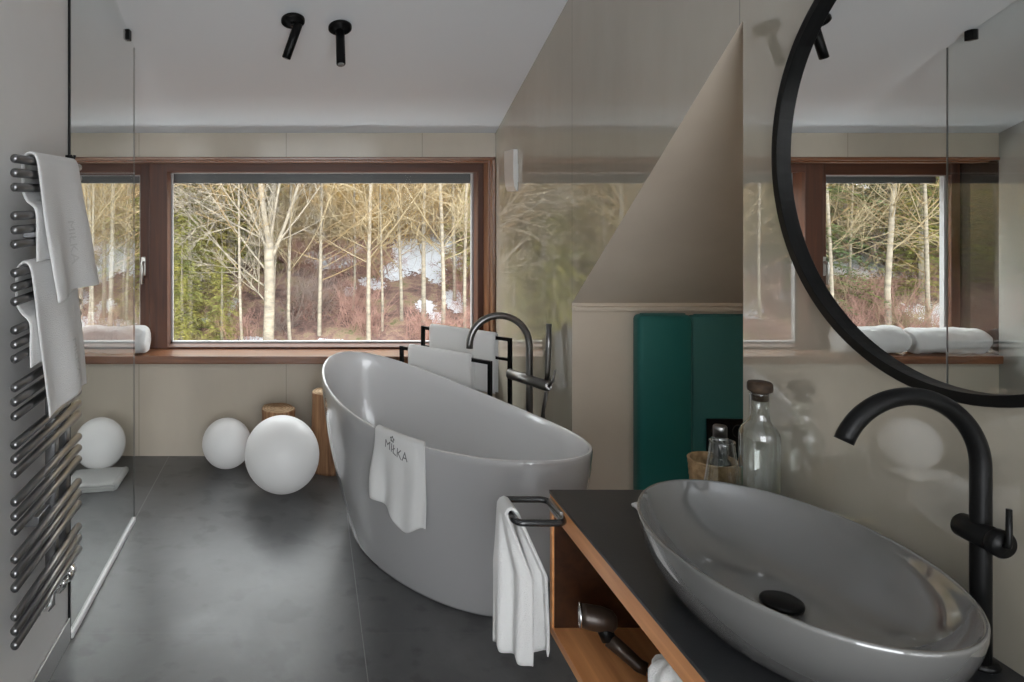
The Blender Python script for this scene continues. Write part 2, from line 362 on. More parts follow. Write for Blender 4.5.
# rear wall behind the camera; both windows are added to light the room
FILL_RWS=[(-.78,1.10,.12,2.50),(-1.90,-1.06,.12,2.50)]
bm=B(); box(bm,XL-.2,-1.90,YR-.2,YR,0,3); box(bm,-1.06,-.78,YR-.2,YR,0,3); box(bm,1.10,XR+.12,YR-.2,YR,0,3)
for a,b,c,d in FILL_RWS: box(bm,a,b,YR-.2,YR,0,c); box(bm,a,b,YR-.2,YR,d,3)
struct('wall_rear',bm,M['room'])
for n,(a,b,c,d) in enumerate(FILL_RWS):
    w=bpy.data.objects.new('window_%d'%(n+6),None); COL.objects.link(w); w['kind']='structure'  # added fill window behind the camera
    bm=B(); box(bm,a,a+.05,YR-.12,YR-.05,c,d); box(bm,b-.05,b,YR-.12,YR-.05,c,d); box(bm,a,b,YR-.12,YR-.05,c,c+.05); box(bm,a,b,YR-.12,YR-.05,d-.05,d)
    struct('window_frame',bm,M['frame'],parent=w)
    struct('pane',box(B(),a+.04,b-.04,YR-.09,YR-.08,c+.04,d-.04),M['fillglass'],parent=w)
# low skirting and black end profile of the partition, white floor channel of the screen
struct('baseboard_left',box(B(),XP-.004,XP+.004,YR+.1,2.612,0,.085,bev=.002),M['steel'])
struct('trim_2',box(B(),XP-.11,XP+.002,2.612,2.624,0,ceil_h(2.62)-.0,bev=.001),M['black'])

# ------------------------------------------------------------------ windows in the back wall
def W(p): return (p-307)*YW/F
def Hh(p): return 1.6-(p-200)*YW/F
SILL=.631
# casing: wooden lining of the opening and the deep sill
struct('trim_3',box(B(),XL+.001,XR-.001,YB-.035,4.86,.581,SILL,bev=.006),M['casing'])
bm=B(); box(bm,XR-.022,XR-.001,YB-.012,4.68,SILL,1.869,bev=.004); box(bm,XR-.032,XR-.018,YB+.05,4.68,SILL,1.85,bev=.003)
struct('trim_4',bm,M['casing_v'])
bm=B(); box(bm,XL+.001,XR-.001,YB-.012,4.68,1.849,1.868,bev=.004); box(bm,XL+.001,XR-.03,YB+.06,4.68,1.838,1.85,bev=.003)
struct('trim_5',bm,M['casing'])
def window(n, x0,x1, frame_l, frame_r, top=1.7815, bot=.6455, front=4.68, extra=None):
    w=bpy.data.objects.new('window_%d'%n,None); COL.objects.link(w); w['kind']='structure'; w.location=(0,0,0)
    bm=B()
    box(bm,x0-frame_l,x0,front,4.85,SILL,1.85,bev=.005,mi=1); box(bm,x1,x1+frame_r,front,4.85,SILL,1.85,bev=.005,mi=1)
    box(bm,x0-frame_l,x1+frame_r,front+.001,4.85,top,1.85,bev=.005); box(bm,x0-frame_l,x1+frame_r,front+.001,4.85,SILL,bot,bev=.004)
    struct('window_frame',bm,[M['frame'],M['frame_v']],parent=w)
    s=.012
    bm=B(); box(bm,x0-.004,x0+s,4.80,4.835,bot,top); box(bm,x1-s,x1+.004,4.80,4.835,bot,top); box(bm,x0,x1,4.80,4.835,top-s*.5,top+.003); box(bm,x0,x1,4.80,4.835,bot-.002,bot+s)
    struct('glazing_seal',bm,M['seal'],parent=w)
    struct('pane',box(B(),x0+.002,x1-.002,4.812,4.818,bot+.002,top-.002),M['glass'],parent=w)
    bm=B()
    for k in range(10): box(bm,x0-.02,x1+.02,4.90,4.97,1.714+k*.0125,1.7262+k*.0125,bev=.001)
    box(bm,x0-.02,x1+.02,4.885,4.975,1.835,1.87)
    struct('blind',bm,M['blind'],parent=w)
    return w
window(1,W(172),W(472),.12,XR-.022-W(472)-.006)
w2=window(2,W(20),-1.104,W(20)-XL-.004,.0755,top=1.765,front=4.76)
x=px(143.5,0,4.75).x
bm=B(); box(bm,x-.014,x+.014,4.747,4.761,1.10,1.225,bev=.006); cyl(bm,(x,4.75,1.19),(x,4.717,1.19),.009,12)
hn=struct('window_handle',bm,M['handle'],parent=w2)
struct('lever',tube(B(),[(x,4.72,1.19),(x,4.713,1.17),(x,4.71,1.12),(x,4.712,1.05)],[.010,.010,.009,.008],10),M['handle'],True,parent=hn)
struct('wall_facade',box(B(),XL-.6,XR+.6,4.87,4.895,-.5,.60),M['exterior'])

# ------------------------------------------------------------------ shower screen
g=thing('shower_screen','clear frameless glass shower screen standing beyond the grey radiator wall','glass screen',(XP,3.1,0))
bm=B(); prism(bm,[(2.626,.012),(3.589,.012),(3.589,ceil_h(3.589)-.012),(2.96,CF-.015),(2.626,CF-.015)],'x',XP-.004,XP+.004)
part('glass_pane',bm,M['shower'],g)
part('floor_channel',box(B(),XP-.010,XP+.010,2.626,3.589,0,.022,bev=.003),M['pale'],g,label='white floor channel')
part('edge_strip',box(B(),XP-.004,XP+.004,3.589,3.5915,.012,ceil_h(3.589)-.012),M['rubber'],g)
y=3.46; c=ceil_h(y)
bm=B(); box(bm,XP-.014,XP+.014,y-.024,y+.024,c-.055,c-.004,bev=.003); 
part('ceiling_clamp',bm,M['black'],g,label='small black ceiling clamp')

# ------------------------------------------------------------------ ceiling spotlights
def spot(pxx,py,tip,label,group=None):
    z=(CB+CS*YB-1.6)/((200-py)/F+CS); c=px(pxx,py,z)
    t=thing('ceiling_spotlight',label,'spotlight',c)
    n=Vector((0,-CS,-1)).normalized()
    part('mounting_disc',cyl(B(),c+n*.001,c+n*.019,.056,40,.003),M['black'],t,True)
    j=c+n*.019
    tipv=Vector(tip); d=(tipv-j); 
    part('pivot',tube(B(),[j,j+n*.022],.011,14),M['black'],t,True)
    s=j+n*.02+(Vector((.022,0,0)) if group=='tilt' else Vector((0,0,0)))
    d=(tipv-s).normalized()
    s=s-d*.012
    bm=B(); cyl(bm,s,tipv,.0215,28,.003)
    part('tube',bm,M['black'],t,True)
    part('lens',cyl(B(),tipv-d*.002,tipv+d*.0015,.015,24),M['rubber'],t,True)
    for o in [t]: o['group']='black ceiling spotlights'
    return t
spot(293,19,px(286,58.5,3.38),'black ceiling spotlight with its tube tilted towards the shower','tilt')
spot(340,26,px(341,64.5,3.34),'black ceiling spotlight with its tube pointing straight down')

# ------------------------------------------------------------------ bathtub
TC=Vector((.581,3.240)); TA,TB,TTH=.789,.380,2.077
def tub_rim_h(cu): return .647+.043*cu+.077*cu*cu
def tub_pt(t,k,kb,h): # k scales the long axis, kb the short
    cu=math.cos(t); u=TA*k*cu; v=TB*kb*math.sin(t)
    return Vector((TC.x+u*math.cos(TTH)-v*math.sin(TTH), TC.y+u*math.sin(TTH)+v*math.cos(TTH), h))
def tub_out(t,s):
    e=1-(1-s)**1.75; e=.12+.88*e if s>0 else .12
    ka=.63+(1-.63)*e; kb=.73+(1-.73)*e
    return tub_pt(t,ka,kb,s*tub_rim_h(math.cos(t)))
bt=thing('bathtub','large white freestanding oval bathtub with raised ends under the window','bathtub',(TC.x,TC.y,0))
seg=96; bm=B(); rings=[]
ss=[0,.006,.02,.05,.1,.16,.24,.33,.43,.54,.66,.78,.9,.97,1.0]
def ringv(fn): return [bm.verts.new(fn(2*PI*i/seg)) for i in range(seg)]
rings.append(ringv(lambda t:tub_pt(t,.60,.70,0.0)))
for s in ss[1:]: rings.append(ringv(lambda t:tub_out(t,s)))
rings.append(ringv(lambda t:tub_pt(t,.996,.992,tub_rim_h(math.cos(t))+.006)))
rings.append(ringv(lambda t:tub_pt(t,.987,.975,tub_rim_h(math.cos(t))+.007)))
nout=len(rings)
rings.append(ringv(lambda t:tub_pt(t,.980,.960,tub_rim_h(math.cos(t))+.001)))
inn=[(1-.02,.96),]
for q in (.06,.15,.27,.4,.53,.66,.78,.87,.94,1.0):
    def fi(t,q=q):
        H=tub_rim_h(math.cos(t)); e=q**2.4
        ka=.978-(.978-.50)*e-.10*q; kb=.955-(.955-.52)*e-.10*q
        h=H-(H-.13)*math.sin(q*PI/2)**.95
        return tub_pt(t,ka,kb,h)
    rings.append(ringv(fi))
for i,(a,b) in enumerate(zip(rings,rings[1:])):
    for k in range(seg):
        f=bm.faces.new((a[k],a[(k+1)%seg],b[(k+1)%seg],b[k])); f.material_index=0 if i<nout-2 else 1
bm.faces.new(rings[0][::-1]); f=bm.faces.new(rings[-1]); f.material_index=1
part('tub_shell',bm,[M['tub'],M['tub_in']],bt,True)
part('drain',cyl(B(),(TC.x,TC.y,.131),(TC.x,TC.y,.139),.035,32,.002),M['chrome'],bt,True)

# towel over the tub rim
def rim_t(target):
    best=None
    for i in range(3600):
        t=2*PI*i/3600; p=tub_pt(t,1,1,tub_rim_h(math.cos(t)))
        X=307+F*p.x/p.y; Y=200+F*(1.6-p.z)/p.y
        nearside=tub_pt(t,1,1,0).y < tub_pt(t,.5,.5,0).y
        if nearside and (best is None or abs(X-target)<best[0]): best=(abs(X-target),t)
    return best[1]
ta,tb=rim_t(377),rim_t(425)
if abs(ta-tb)>PI: tb+= 2*PI if tb<ta else -2*PI
def tub_towel(u,v,off=0):
    """u: 0 end inside the tub, 1 hem outside; v: along the rim"""
    t=ta+(tb-ta)*v; H=tub_rim_h(math.cos(t))+.012
    rim=tub_pt(t,1,1,H); inn=(tub_pt(t,.5,.5,H)-rim); inn.z=0; inn.normalize()
    Lin,Lout=.10,.300+.030*v+.055*math.exp(-((v-.62)/.22)**2)
    s=u*(Lin+Lout)-Lin
    if s<-.012:   p=rim+inn*(.026+.002+(-s)*.17)+Vector((0,0,s*.97+.006))
    elif s<.02:
        a=(s+.012)/.032; p=rim+inn*(.026-.036*a)+Vector((0,0,.010*math.sin(PI*a)+.000))
    else:
        d=s-.02; fold=(.008*math.sin(v*9+1.0+d*5)+.008*math.sin(v*17+d*3))*min(1,d*4)+.010*nz(v*3,d*7,2)
        p=rim-inn*(.010+.012*min(1,d*6)+fold+.010*d)+Vector((0,0,-d))
        along=(tub_pt(tb,1,1,0)-tub_pt(ta,1,1,0)).normalized()
        p+=along*(.012*math.sin(d*9)*(v-.5)+ .02*d*(v-.6))
    p+=inn*(-off)
    return p
t=thing('hand_towel','small white hand towel with grey lettering hanging over the bathtub rim','towel',tub_towel(.3,.5))
part('cloth',sheet(tub_towel,60,40,.008),M['towel'],t,True)
def onto(x,y):   # x along, y up, metres, origin at lettering centre
    Lt=.435; W_=(tub_pt(ta,1,1,0)-tub_pt(tb,1,1,0)).length
    v=.47+x/W_; u=(.100+.080-y)/Lt
    return tub_towel(u,v,.0062)
part('lettering',text_bm('MIŁKA',.043,lambda x,y:onto(x,y*1.1)),M['thread'],t)
bm=B()
for k in range(5):
    a=2*PI*k/5+PI/2; cx,cy=.008*math.cos(a),.008*math.sin(a)
    vs=[bm.verts.new(onto(-.022+cx+.0045*math.cos(b),.056+cy-.008+.0045*math.sin(b))) for b in [2*PI*i/8 for i in range(8)]]; bm.faces.new(vs)
part('flower_emblem',bm,M['thread'],t)
part('small_lettering',text_bm('HOME & SPA' if False else '· · · ·',.026,lambda x,y:onto(x+.02,y-.028)),M['relief'],t)

# ------------------------------------------------------------------ floor-standing tub filler
def arc(c,r,a0,a1,dirv,n=24):
    """half circle in the vertical plane through direction dirv"""
    d=Vector(dirv).normalized(); return [Vector(c)+d*(r*math.cos(a0+(a1-a0)*i/n))+Vector((0,0,r*math.sin(a0+(a1-a0)*i/n))) for i in range(n+1)]
PB=Vector((1.062,3.44,0)); R=.143; topc=.905
tf=thing('bath_filler','dark floor standing gooseneck bath tap with hand shower behind the tub','bath tap',PB)
part('base_plate',cyl(B(),PB,PB+Vector((0,0,.012)),.05,32,.003),M['gun'],tf,True)
pts=[PB+Vector((0,0,.01)),PB+Vector((0,0,.4)),PB+Vector((0,0,topc-.02))]+arc(PB+Vector((-R,0,topc)),R,0,PI*1.03,(1,0,0))
part('riser_spout',tube(B(),pts,.0165,20),M['gun'],tf,True)
a=Vector((1.0,3.56,.742)); b=Vector((1.112,3.315,.742))
mx=part('mixer_body',cyl(B(),a,b,.0245,28,.003),M['gun'],tf,True)
part('lever',tube(B(),[b+Vector((0,-.002,0)),b+Vector((.012,-.02,.03)),b+Vector((.022,-.025,.08))],[.007,.006,.005],10),M['gun'],tf,True)
part('shower_holder',tube(B(),[b,b+Vector((.02,.04,.01)),Vector((1.143,3.40,.765))],.008,10),M['gun'],tf,True)
part('hand_shower',tube(B(),[(1.128,3.39,.745),(1.133,3.39,.80),(1.137,3.392,.90),(1.140,3.395,1.015)],[.0105,.0125,.0135,.0135],16),M['gun'],tf,True)
hp=[Vector((1.128,3.39,.745)),Vector((1.12,3.37,.68)),Vector((1.10,3.35,.60)),Vector((1.115,3.34,.46)),Vector((1.14,3.33,.30)),Vector((1.12,3.36,.2)),Vector((1.09,3.40,.30)),Vector((1.085,3.38,.48)),Vector((1.095,3.345,.62)),Vector((1.105,3.33,.72))]
part('hose',tube(B(),[polyline(hp,i/60) for i in range(61)],.006,10),M['gun'],tf,True)

# ------------------------------------------------------------------ towel stand behind the tub
rk=thing('towel_stand','black square tube towel stand behind the bathtub','towel stand',(.85,3.95,0))
rA,rB=Vector((.68,4.22,.853)),Vector((1.085,3.85,.853)); fA,fB=Vector((.534,4.06,.768)),Vector((.935,3.68,.768))
def bar(bm,a,b,w=.009):
    a=Vector(a);b=Vector(b); d=(b-a).normalized(); s=d.cross(Vector((0,0,1)))
    s=s.normalized() if s.length>.01 else Vector((.74,.67,0)).normalized()
    u=s.cross(d).normalized(); vs=[]
    for p in (a,b): vs.append([bm.verts.new(p+s*(w*i)+u*(w*j)) for i,j in ((-1,-1),(1,-1),(1,1),(-1,1))])
    for k in range(4): bm.faces.new((vs[0][k],vs[0][(k+1)%4],vs[1][(k+1)%4],vs[1][k]))
    bm.faces.new(vs[0][::-1]); bm.faces.new(vs[1]); return bm
part('upper_bar',bar(B(),rA,rB),M['black'],rk)
part('lower_bar',bar(B(),fA,fB),M['black'],rk)
dz=Vector((0,0,-.108)); part('middle_bar',bar(B(),rA+dz,rB+dz,.007),M['black'],rk)
for p in (rA,rB,fA,fB):
    part('leg',bar(B(),p+Vector((0,0,.009)),Vector((p.x,p.y,.012))),M['black'],rk)
for p,q in ((rA,fA),(rB,fB)):
    part('foot_rail',bar(B(),Vector((p.x,p.y,.012)),Vector((q.x,q.y,.012)),.012),M['black'],rk)
def rack_towel(a,b,v0,v1,drop,seed):
    d=(b-a); n=Vector((-.67,-.74,0)).normalized()   # towards the tub
    def fn(u,v):
        base=a+d*(v0+(v1-v0)*v); s=(u-.5)*2*drop
        w=.003*nz(v*6,s*8,seed)
        if abs(s)<.03: q=s/.03; off=n*(.016*q)+Vector((0,0,.016*math.cos(q*PI/2)+.010-.0*abs(q)))
        else: sg=1 if s>0 else -1; off=n*(sg*(.016+.006*(abs(s)-.03)+w))+Vector((0,0,-(abs(s)-.03)+.010))
        return base+off
    return sheet(fn,50,20,.007)
solo('towel',rack_towel(rA,rB,.10,.86,.34,1),M['towel2'],'white towel over the higher rear bar of the black towel stand','towel',True,'towels on the towel stand',(.88,4.03,.85))
solo('towel',rack_towel(fA,fB,.10,.82,.30,5),M['towel2'],'white towel over the lower front bar of the black towel stand','towel',True,'towels on the towel stand',(.73,3.87,.77))

# ------------------------------------------------------------------ globe lamps on the floor
def globe(x,y,r,label):
    t=thing('globe_lamp',label,'globe lamp',(x,y,0),0,'white globe floor lamps')
    
    a0=math.asin(.10)
    prof=[(r*math.sin(a),r-r*math.cos(a)+.002) for a in [a0+(PI-a0)*i/40 for i in range(41)]]; prof[-1]=(0,2*r+.002)
    part('globe',lathe(B(),prof,(x,y,0),64),M['globe'],t,True)
    part('foot_ring',lathe(B(),[(0,0),(r*.12,0),(r*.13,.002),(r*.12,.004),(0,.004)],(x,y,0),40),M['rubber'],t,True)
    part('collar',lathe(B(),[(r*.30,.0),(r*.302,.004),(r*.29,.012)],(x,y,.012),40),M['rubber'],t,True) if False else None
globe(-.137,3.947,.205,'largest white globe lamp, standing in front of the low log')
globe(-.479,4.30,.146,'small white globe lamp partly behind the largest globe')
globe(-1.232,4.285,.15,'white globe lamp standing behind the shower glass')

# ------------------------------------------------------------------ log stools
def log(x,y,r,h,label,seed):
    t=thing('log_stool',label,'log',(x,y,0),seed,'wooden logs against the wall')
    wob=lambda a:1+.05*math.sin(2*a+seed)+.03*math.sin(5*a+seed*2)+.012*math.sin(11*a)
    bm=B(); lathe(bm,[(0,0),(r*.98,0),(r*1.02,.02),(r*.97,h*.3),(r,h*.6),(r*.96,h*.85),(r*.97,h-.008),(r*.94,h),(0,h)],(x,y,0),56,wob=wob)
    for f in bm.faces: f.material_index=1 if abs(f.normal.z)>.9 and f.calc_center_median().z>h*.5 else 0
    bm.normal_update()
    for f in bm.faces: f.material_index=1 if f.normal.z>.8 and f.calc_center_median().z>h*.7 else 0
    part('trunk',bm,[M['bark'],M['logtop']],t,True)
    bm=B(); c=Vector((x,y,h+.0012))
    for k in (.25,.45,.65,.82):
        tube(bm,[c+Vector((r*k*math.cos(a)*wob(a),r*k*math.sin(a)*wob(a),0)) for a in [2*PI*i/32 for i in range(32)]],.0012,4,closed=True)
    part('growth_rings',bm,M['bark'],t)
log(.135,4.27,.105,.467,'tall upright wooden log partly behind the bathtub end',1.3)
log(-.173,4.305,.107,.358,'short wooden log behind the largest white globe',4.1)

# ------------------------------------------------------------------ towels on the sill, folded mat on the shower floor
def roll(x0,x1,y,z,r,label,seed):
    bm=B(); n=46; pts=[]; seg2=36; rings=[]
    for i in range(n+1):
        f=i/n; xx=x0+(x1-x0)*f; endk=1-.16*max(0,1-min(f,1-f)*14)**2
        ring=[]
        for k in range(seg2):
            a=2*PI*k/seg2; rr=r*endk*(1+.12*nz(math.cos(a)*1.3+seed,math.sin(a)*1.3,f*3)+.07*nz(math.cos(a)*4,math.sin(a)*4+seed,f*9)+.05*math.sin(f*26+3*math.cos(a)+seed)*nz(f*5,seed,1)+(.05 if 1.2<a<1.5 else 0))
            zz=rr*math.sin(a)*(.98 if math.sin(a)>0 else .9)
            ring.append(bm.verts.new((xx+.004*nz(a,f*3),y+rr*1.05*math.cos(a),z+r*.9+zz)))
        rings.append(ring)
    for a_,b_ in zip(rings,rings[1:]):
        for k in range(seg2): bm.faces.new((a_[k],a_[(k+1)%seg2],b_[(k+1)%seg2],b_[k]))
    # spiral end faces
    for ring,sgn,f in ((rings[0],-1,0),(rings[-1],1,1)):
        prev=ring
        for q in range(1,9):
            k_=1-q/9; cur=[]
            for k in range(seg2):
                c=ring[k].co; cc=Vector((c.x,y,z+r*.9)); cur.append(bm.verts.new(cc+(c-cc)*k_+Vector((-sgn*(.006 if q%2 else 0),0,0))))
            for k in range(seg2): bm.faces.new((prev[k],prev[(k+1)%seg2],cur[(k+1)%seg2],cur[k]))
            prev=cur
        bm.faces.new(prev)
    bmesh.ops.recalc_face_normals(bm,faces=bm.faces[:])
    return solo('rolled_towel',bm,M['towel'],label,'towel',True,'rolled towels on the window sill',((x0+x1)/2,y,z))
roll(-1.435,-1.005,4.562,SILL,.088,'rolled white towel on the sill, the one nearer the main window pane',2)
roll(-1.95,-1.47,4.566,SILL,.082,'rolled white towel on the sill, in the corner behind the shower glass',7)
def mat_fn():
    bm=B()
    for k in range(3):
        def fn(u,v,k=k):
            x=-1.36+.30*u+.012*k*(1-u); y=3.90+.27*v+.05*u
            e=min(u,1-u,v,1-v); 
            return Vector((x,y,.009+.014*k+.004*nz(u*4,v*4,k)-(.004 if e<.06 else 0)))
        b2=sheet(fn,20,16,.013); me=bpy.data.meshes.new('tmp'); b2.to_mesh(me); b2.free(); bm.from_mesh(me); bpy.data.meshes.remove(me)
    # rounded fold joining the layers
    tube(bm,[(-1.06+.0*s,3.96+.25*s,.023) for s in [i/8 for i in range(9)]],.0195,10)
    return bm
solo('bath_mat',mat_fn(),M['towel'],'folded white bath mat lying on the floor in the shower','bath mat',True,None,(-1.2,4.05,0))

# ------------------------------------------------------------------ towel radiator
XB=-.785; zN,zF=1.93,2.478
def bar_h(y): return 1.6-(y-200)/F*1.935
rd=thing('towel_radiator','tall anthracite towel radiator of round bars on the grey wall','radiator',(XP,2.2,.4))
k=0
hs=[]
for g_ in range(9):
    for q in range(3):
        hs.append(bar_h(158.5+14.32*(4*g_+q)))
for h in hs:
    part('bar',cyl(B(),(XB,zN,h),(XB,zF,h),.0122,20,.003),M['radiator'],rd,True)
for yy in (2.30,2.405):
    part('collector',box(B(),XB-.046,XB-.0125,yy-.019,yy+.019,.385,1.74,bev=.004),M['radiator'],rd,True)
for h in (.62,1.5):
    part('bracket',box(B(),XP-.002,XB-.03,2.19,2.30,h-.016,h+.016,bev=.003),M['radiator'],rd)
vb=Vector((XB-.028,2.405,.385))
v1=part('valve',cyl(B(),vb+Vector((0,0,-.05)),vb+Vector((0,0,.002)),.013,16,.002),M['chrome'],rd,True,label='chrome valve')
bm=B(); cyl(bm,vb+Vector((0,-.012,-.062)),vb+Vector((0,.03,-.062)),.014,18,.003); cyl(bm,vb+Vector((0,.03,-.062)),vb+Vector((0,.085,-.058)),.019,20,.004)
part('valve_head',bm,M['chrome'],v1,True)
for k_,y_ in ((0,2.405),(1,2.30)):
    bm=B(); tube(bm,[(vb.x,y_,.387),(vb.x,y_,.33),(vb.x,y_,.31),(vb.x-.012,y_,.295),(XP,y_,.295)],.009,12); cyl(bm,(XP+.0005,y_,.295),(XP+.010,y_,.295),.024,20,.002)
    if k_: cyl(bm,(vb.x,y_,.345),(vb.x,y_,.375),.014,16,.002)
    part('supply_pipe',bm,M['chrome'],rd,True)

def rad_towel(prof,z0,z1,seed,flare):
    def fn(u,v):
        p=polyline(prof,u)         # (X, h)
        hang=max(0,min(1,(u-.45)*2))
        a=z0[0]+(z0[1]-z0[0])*hang; b=z1[0]+(z1[1]-z1[0])*hang
        zz=a+(b-a)*v
        fold=(.012*math.sin(v*8+seed)+.010*nz(v*3,p.y*5,seed))*hang
        back=max(0,1-u*3.0)
        return Vector((p.x+fold+.004*nz(v*5,p.y*9,seed+3)*back, zz+.006*nz(p.y*6,v,seed), p.y+.010*v*hang*(0)-.006*math.cos(v*5)*hang))
    return fn
g1=hs[0]; 
pr1=[(XB+.020,1.425),(XB+.021,1.50),(XB+.018,1.572),(XB-.006,1.596),(XB-.0195,1.63),(XB-.0205,1.69),(XB-.017,1.722),(XB,1.7345),(XB+.018,1.722),(XB+.026,1.66),(XB+.036,1.56),(XB+.050,1.44),(XB+.062,1.312)]
f1=rad_towel(pr1,(2.035,2.05),(2.40,2.47),1.0,0)
t=thing('hanging_towel','white towel hanging over the top bars of the towel radiator','towel',(XB,2.2,1.73),0,'towels on the radiator')
part('cloth',sheet(f1,90,34,.008),M['towel2'],t,True)
def rel(fn,size,txt,uc,vc):
    def m(x,y):
        p=fn(uc+x*.9,vc+y*2.3); return p+Vector((.0062,-.0005,0))
    return text_bm(txt,size,m)
part('lettering',rel(f1,.07,'MIŁKA',.80,.52),M['relief'],t,label='tone on tone lettering')
pr2=[(XB+.020,1.135),(XB+.021,1.19),(XB+.018,1.26),(XB-.006,1.288),(XB-.0195,1.32),(XB-.0205,1.38),(XB-.017,1.412),(XB,1.4285),(XB+.018,1.415),(XB+.026,1.36),(XB+.034,1.25),(XB+.046,1.10),(XB+.056,.985)]
f2=rad_towel(pr2,(1.99,2.05),(2.36,2.42),3.6,0)
t=thing('hanging_towel','white towel hanging over the middle bars of the radiator, below the upper towel','towel',(XB,2.2,1.42),0,'towels on the radiator')
part('cloth',sheet(f2,90,34,.008),M['towel2'],t,True)
part('lettering',rel(f2,.06,'MIŁKA',.84,.56),M['relief'],t,label='tone on tone lettering')
hk=solo('wall_hook',tube(B(),[(XP,2.575,1.755),(XP+.02,2.575,1.757),(XP+.028,2.578,1.745),(XP+.03,2.58,1.76)],.006,8),M['black'],'small black hook at the top edge of the grey radiator wall','hook',True)

# ------------------------------------------------------------------ wall lamp on the cheek wall
bm=B(); prof=[]
z0_,z1_=4.02,4.205
pts=[(XR-.0005,1.885),(XR-.026,1.885),(XR-.027,1.80),(XR-.025,1.72),(XR-.019,1.675),(XR-.010,1.652),(XR-.0005,1.648)]
prism(bm,pts,'y',z0_,z1_)
bmesh.ops.bevel(bm,geom=bm.edges[:],offset=.002,segments=2,affect='EDGES')
wl=thing('wall_lamp','slim white curved lamp mounted high beside the window','wall lamp',(XR,4.1,1.77))
part('shade',bm,M['ivory'],wl)
part('back_plate',box(B(),XR-.004,XR-.0002,z0_-.004,z1_+.004,1.70,1.80),M['ivory'],wl)

# ------------------------------------------------------------------ teal upholstered panels in the niche
def pad(x0,x1,h0,h1,d,m,label,round_=.03):
    bm=B(); box(bm,x0,x1,YK-d,YK-.001,h0,h1,bev=round_)
    for v in bm.verts:
        if v.co.y<YK-d+.004:
            fx=(v.co.x-x0)/(x1-x0); v.co.y-=.006*math.sin(PI*min(max(fx,0),1))
    t=thing('wall_cushion',label,'cushion',((x0+x1)/2,YK,h0),0,'teal cushions in the niche')
    part('pad',bm,m,t,True)
    part('piping',tube(B(),[(x0+.02,YK-d*.5,h1+.001),(x1-.02,YK-d*.5,h1+.001)],.004,8),m,t,True)
    return t
pad(1.442,1.680,.30,1.098,.075,M['teal'],'bright teal upholstered cushion standing in the wall niche',.022)
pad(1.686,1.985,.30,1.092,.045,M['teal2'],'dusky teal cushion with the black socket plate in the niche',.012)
def so():
    t=thing('socket_plate','black double socket plate on the darker teal cushion','socket',(1.83,YK-.06,.55))
    yy=YK-.0515
    part('plate',box(B(),1.745,1.93,yy-.012,yy-.0005,.44,.645,bev=.003),M['black'],t)
    for cx in (1.79,1.88):
        for cz in (.593,.492):
            bm=B(); tube(bm,[(cx+.028*math.cos(a),yy-.0125,cz+.028*math.sin(a)) for a in [2*PI*i/24 for i in range(24)]],.0022,6,closed=True)
            part('socket_ring',bm,M['blackgloss'],t,True)
so()

# ------------------------------------------------------------------ round mirror
XMF,XMP=1.147,1.165; mc=(1.311,1.709); MR=.4685
mr_=thing('round_mirror','large round wall mirror with a thin black frame above the basin','mirror',(XR,mc[0],mc[1]))
bm=B(); n=128; prof=[(MR,XR-.0005),(MR,XMF+.001),(MR-.001,XMF),(MR-.019,XMF),(MR-.020,XMF+.001),(MR-.020,XMP+.004),(MR-.020,XR-.0005)]
rings=[[bm.verts.new((x_,mc[0]+r_*math.cos(2*PI*i/n),mc[1]+r_*math.sin(2*PI*i/n))) for i in range(n)] for r_,x_ in prof]
for a_,b_ in zip(rings,rings[1:]+rings[:1]):
    for i in range(n): bm.faces.new((a_[i],a_[(i+1)%n],b_[(i+1)%n],b_[i]))
bmesh.ops.recalc_face_normals(bm,faces=bm.faces[:])
part('frame',bm,M['black'],mr_)
bm=B(); r_=MR-.0195
A_=[bm.verts.new((XMP,mc[0]+r_*math.cos(2*PI*i/n),mc[1]+r_*math.sin(2*PI*i/n))) for i in range(n)]
C_=[bm.verts.new((XR-.002,v.co.y,v.co.z)) for v in A_]
bm.faces.new(A_); bm.faces.new(C_[::-1])
for i in range(n): bm.faces.new((A_[i],A_[(i+1)%n],C_[(i+1)%n],C_[i]))
bmesh.ops.recalc_face_normals(bm,faces=bm.faces[:])
part('mirror_glass',bm,mat('silvered mirror',(.86,.87,.86),.0,metal=1),mr_)

# ------------------------------------------------------------------ vanity: cabinet and worktop
CX=.656; CT=.817; CY0,CY1=.45,1.945
cab=thing('vanity_cabinet','oak wall hung vanity cabinet with an open shelf under the black worktop','cabinet',(CX,1.2,.433))
part('side_panel',box(B(),CX,XR-.001,CY1-.016,CY1,.433,CT-.009,bev=.001),M['oak'],cab)
part('side_panel',box(B(),CX,XR-.001,CY0,CY0+.016,.433,CT-.009,bev=.001),M['oak'],cab)
part('front_rail',box(B(),CX,CX+.02,CY0+.016,CY1-.016,CT-.058,CT-.009,bev=.001),M['oak'],cab)
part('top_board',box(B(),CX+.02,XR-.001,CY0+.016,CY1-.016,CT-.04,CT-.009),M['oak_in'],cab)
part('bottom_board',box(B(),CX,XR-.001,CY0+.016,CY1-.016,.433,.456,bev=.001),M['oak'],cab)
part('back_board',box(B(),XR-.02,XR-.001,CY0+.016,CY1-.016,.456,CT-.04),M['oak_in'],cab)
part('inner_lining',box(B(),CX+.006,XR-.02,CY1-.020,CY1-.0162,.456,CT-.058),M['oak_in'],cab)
solo('worktop',box(B(),CX-.002,XR-.0005,CY0-.01,CY1+.002,CT-.009,CT,bev=.0015),M['counter'],'thin black worktop carrying the grey oval basin','worktop',False,None,(CX,1.2,CT-.009))

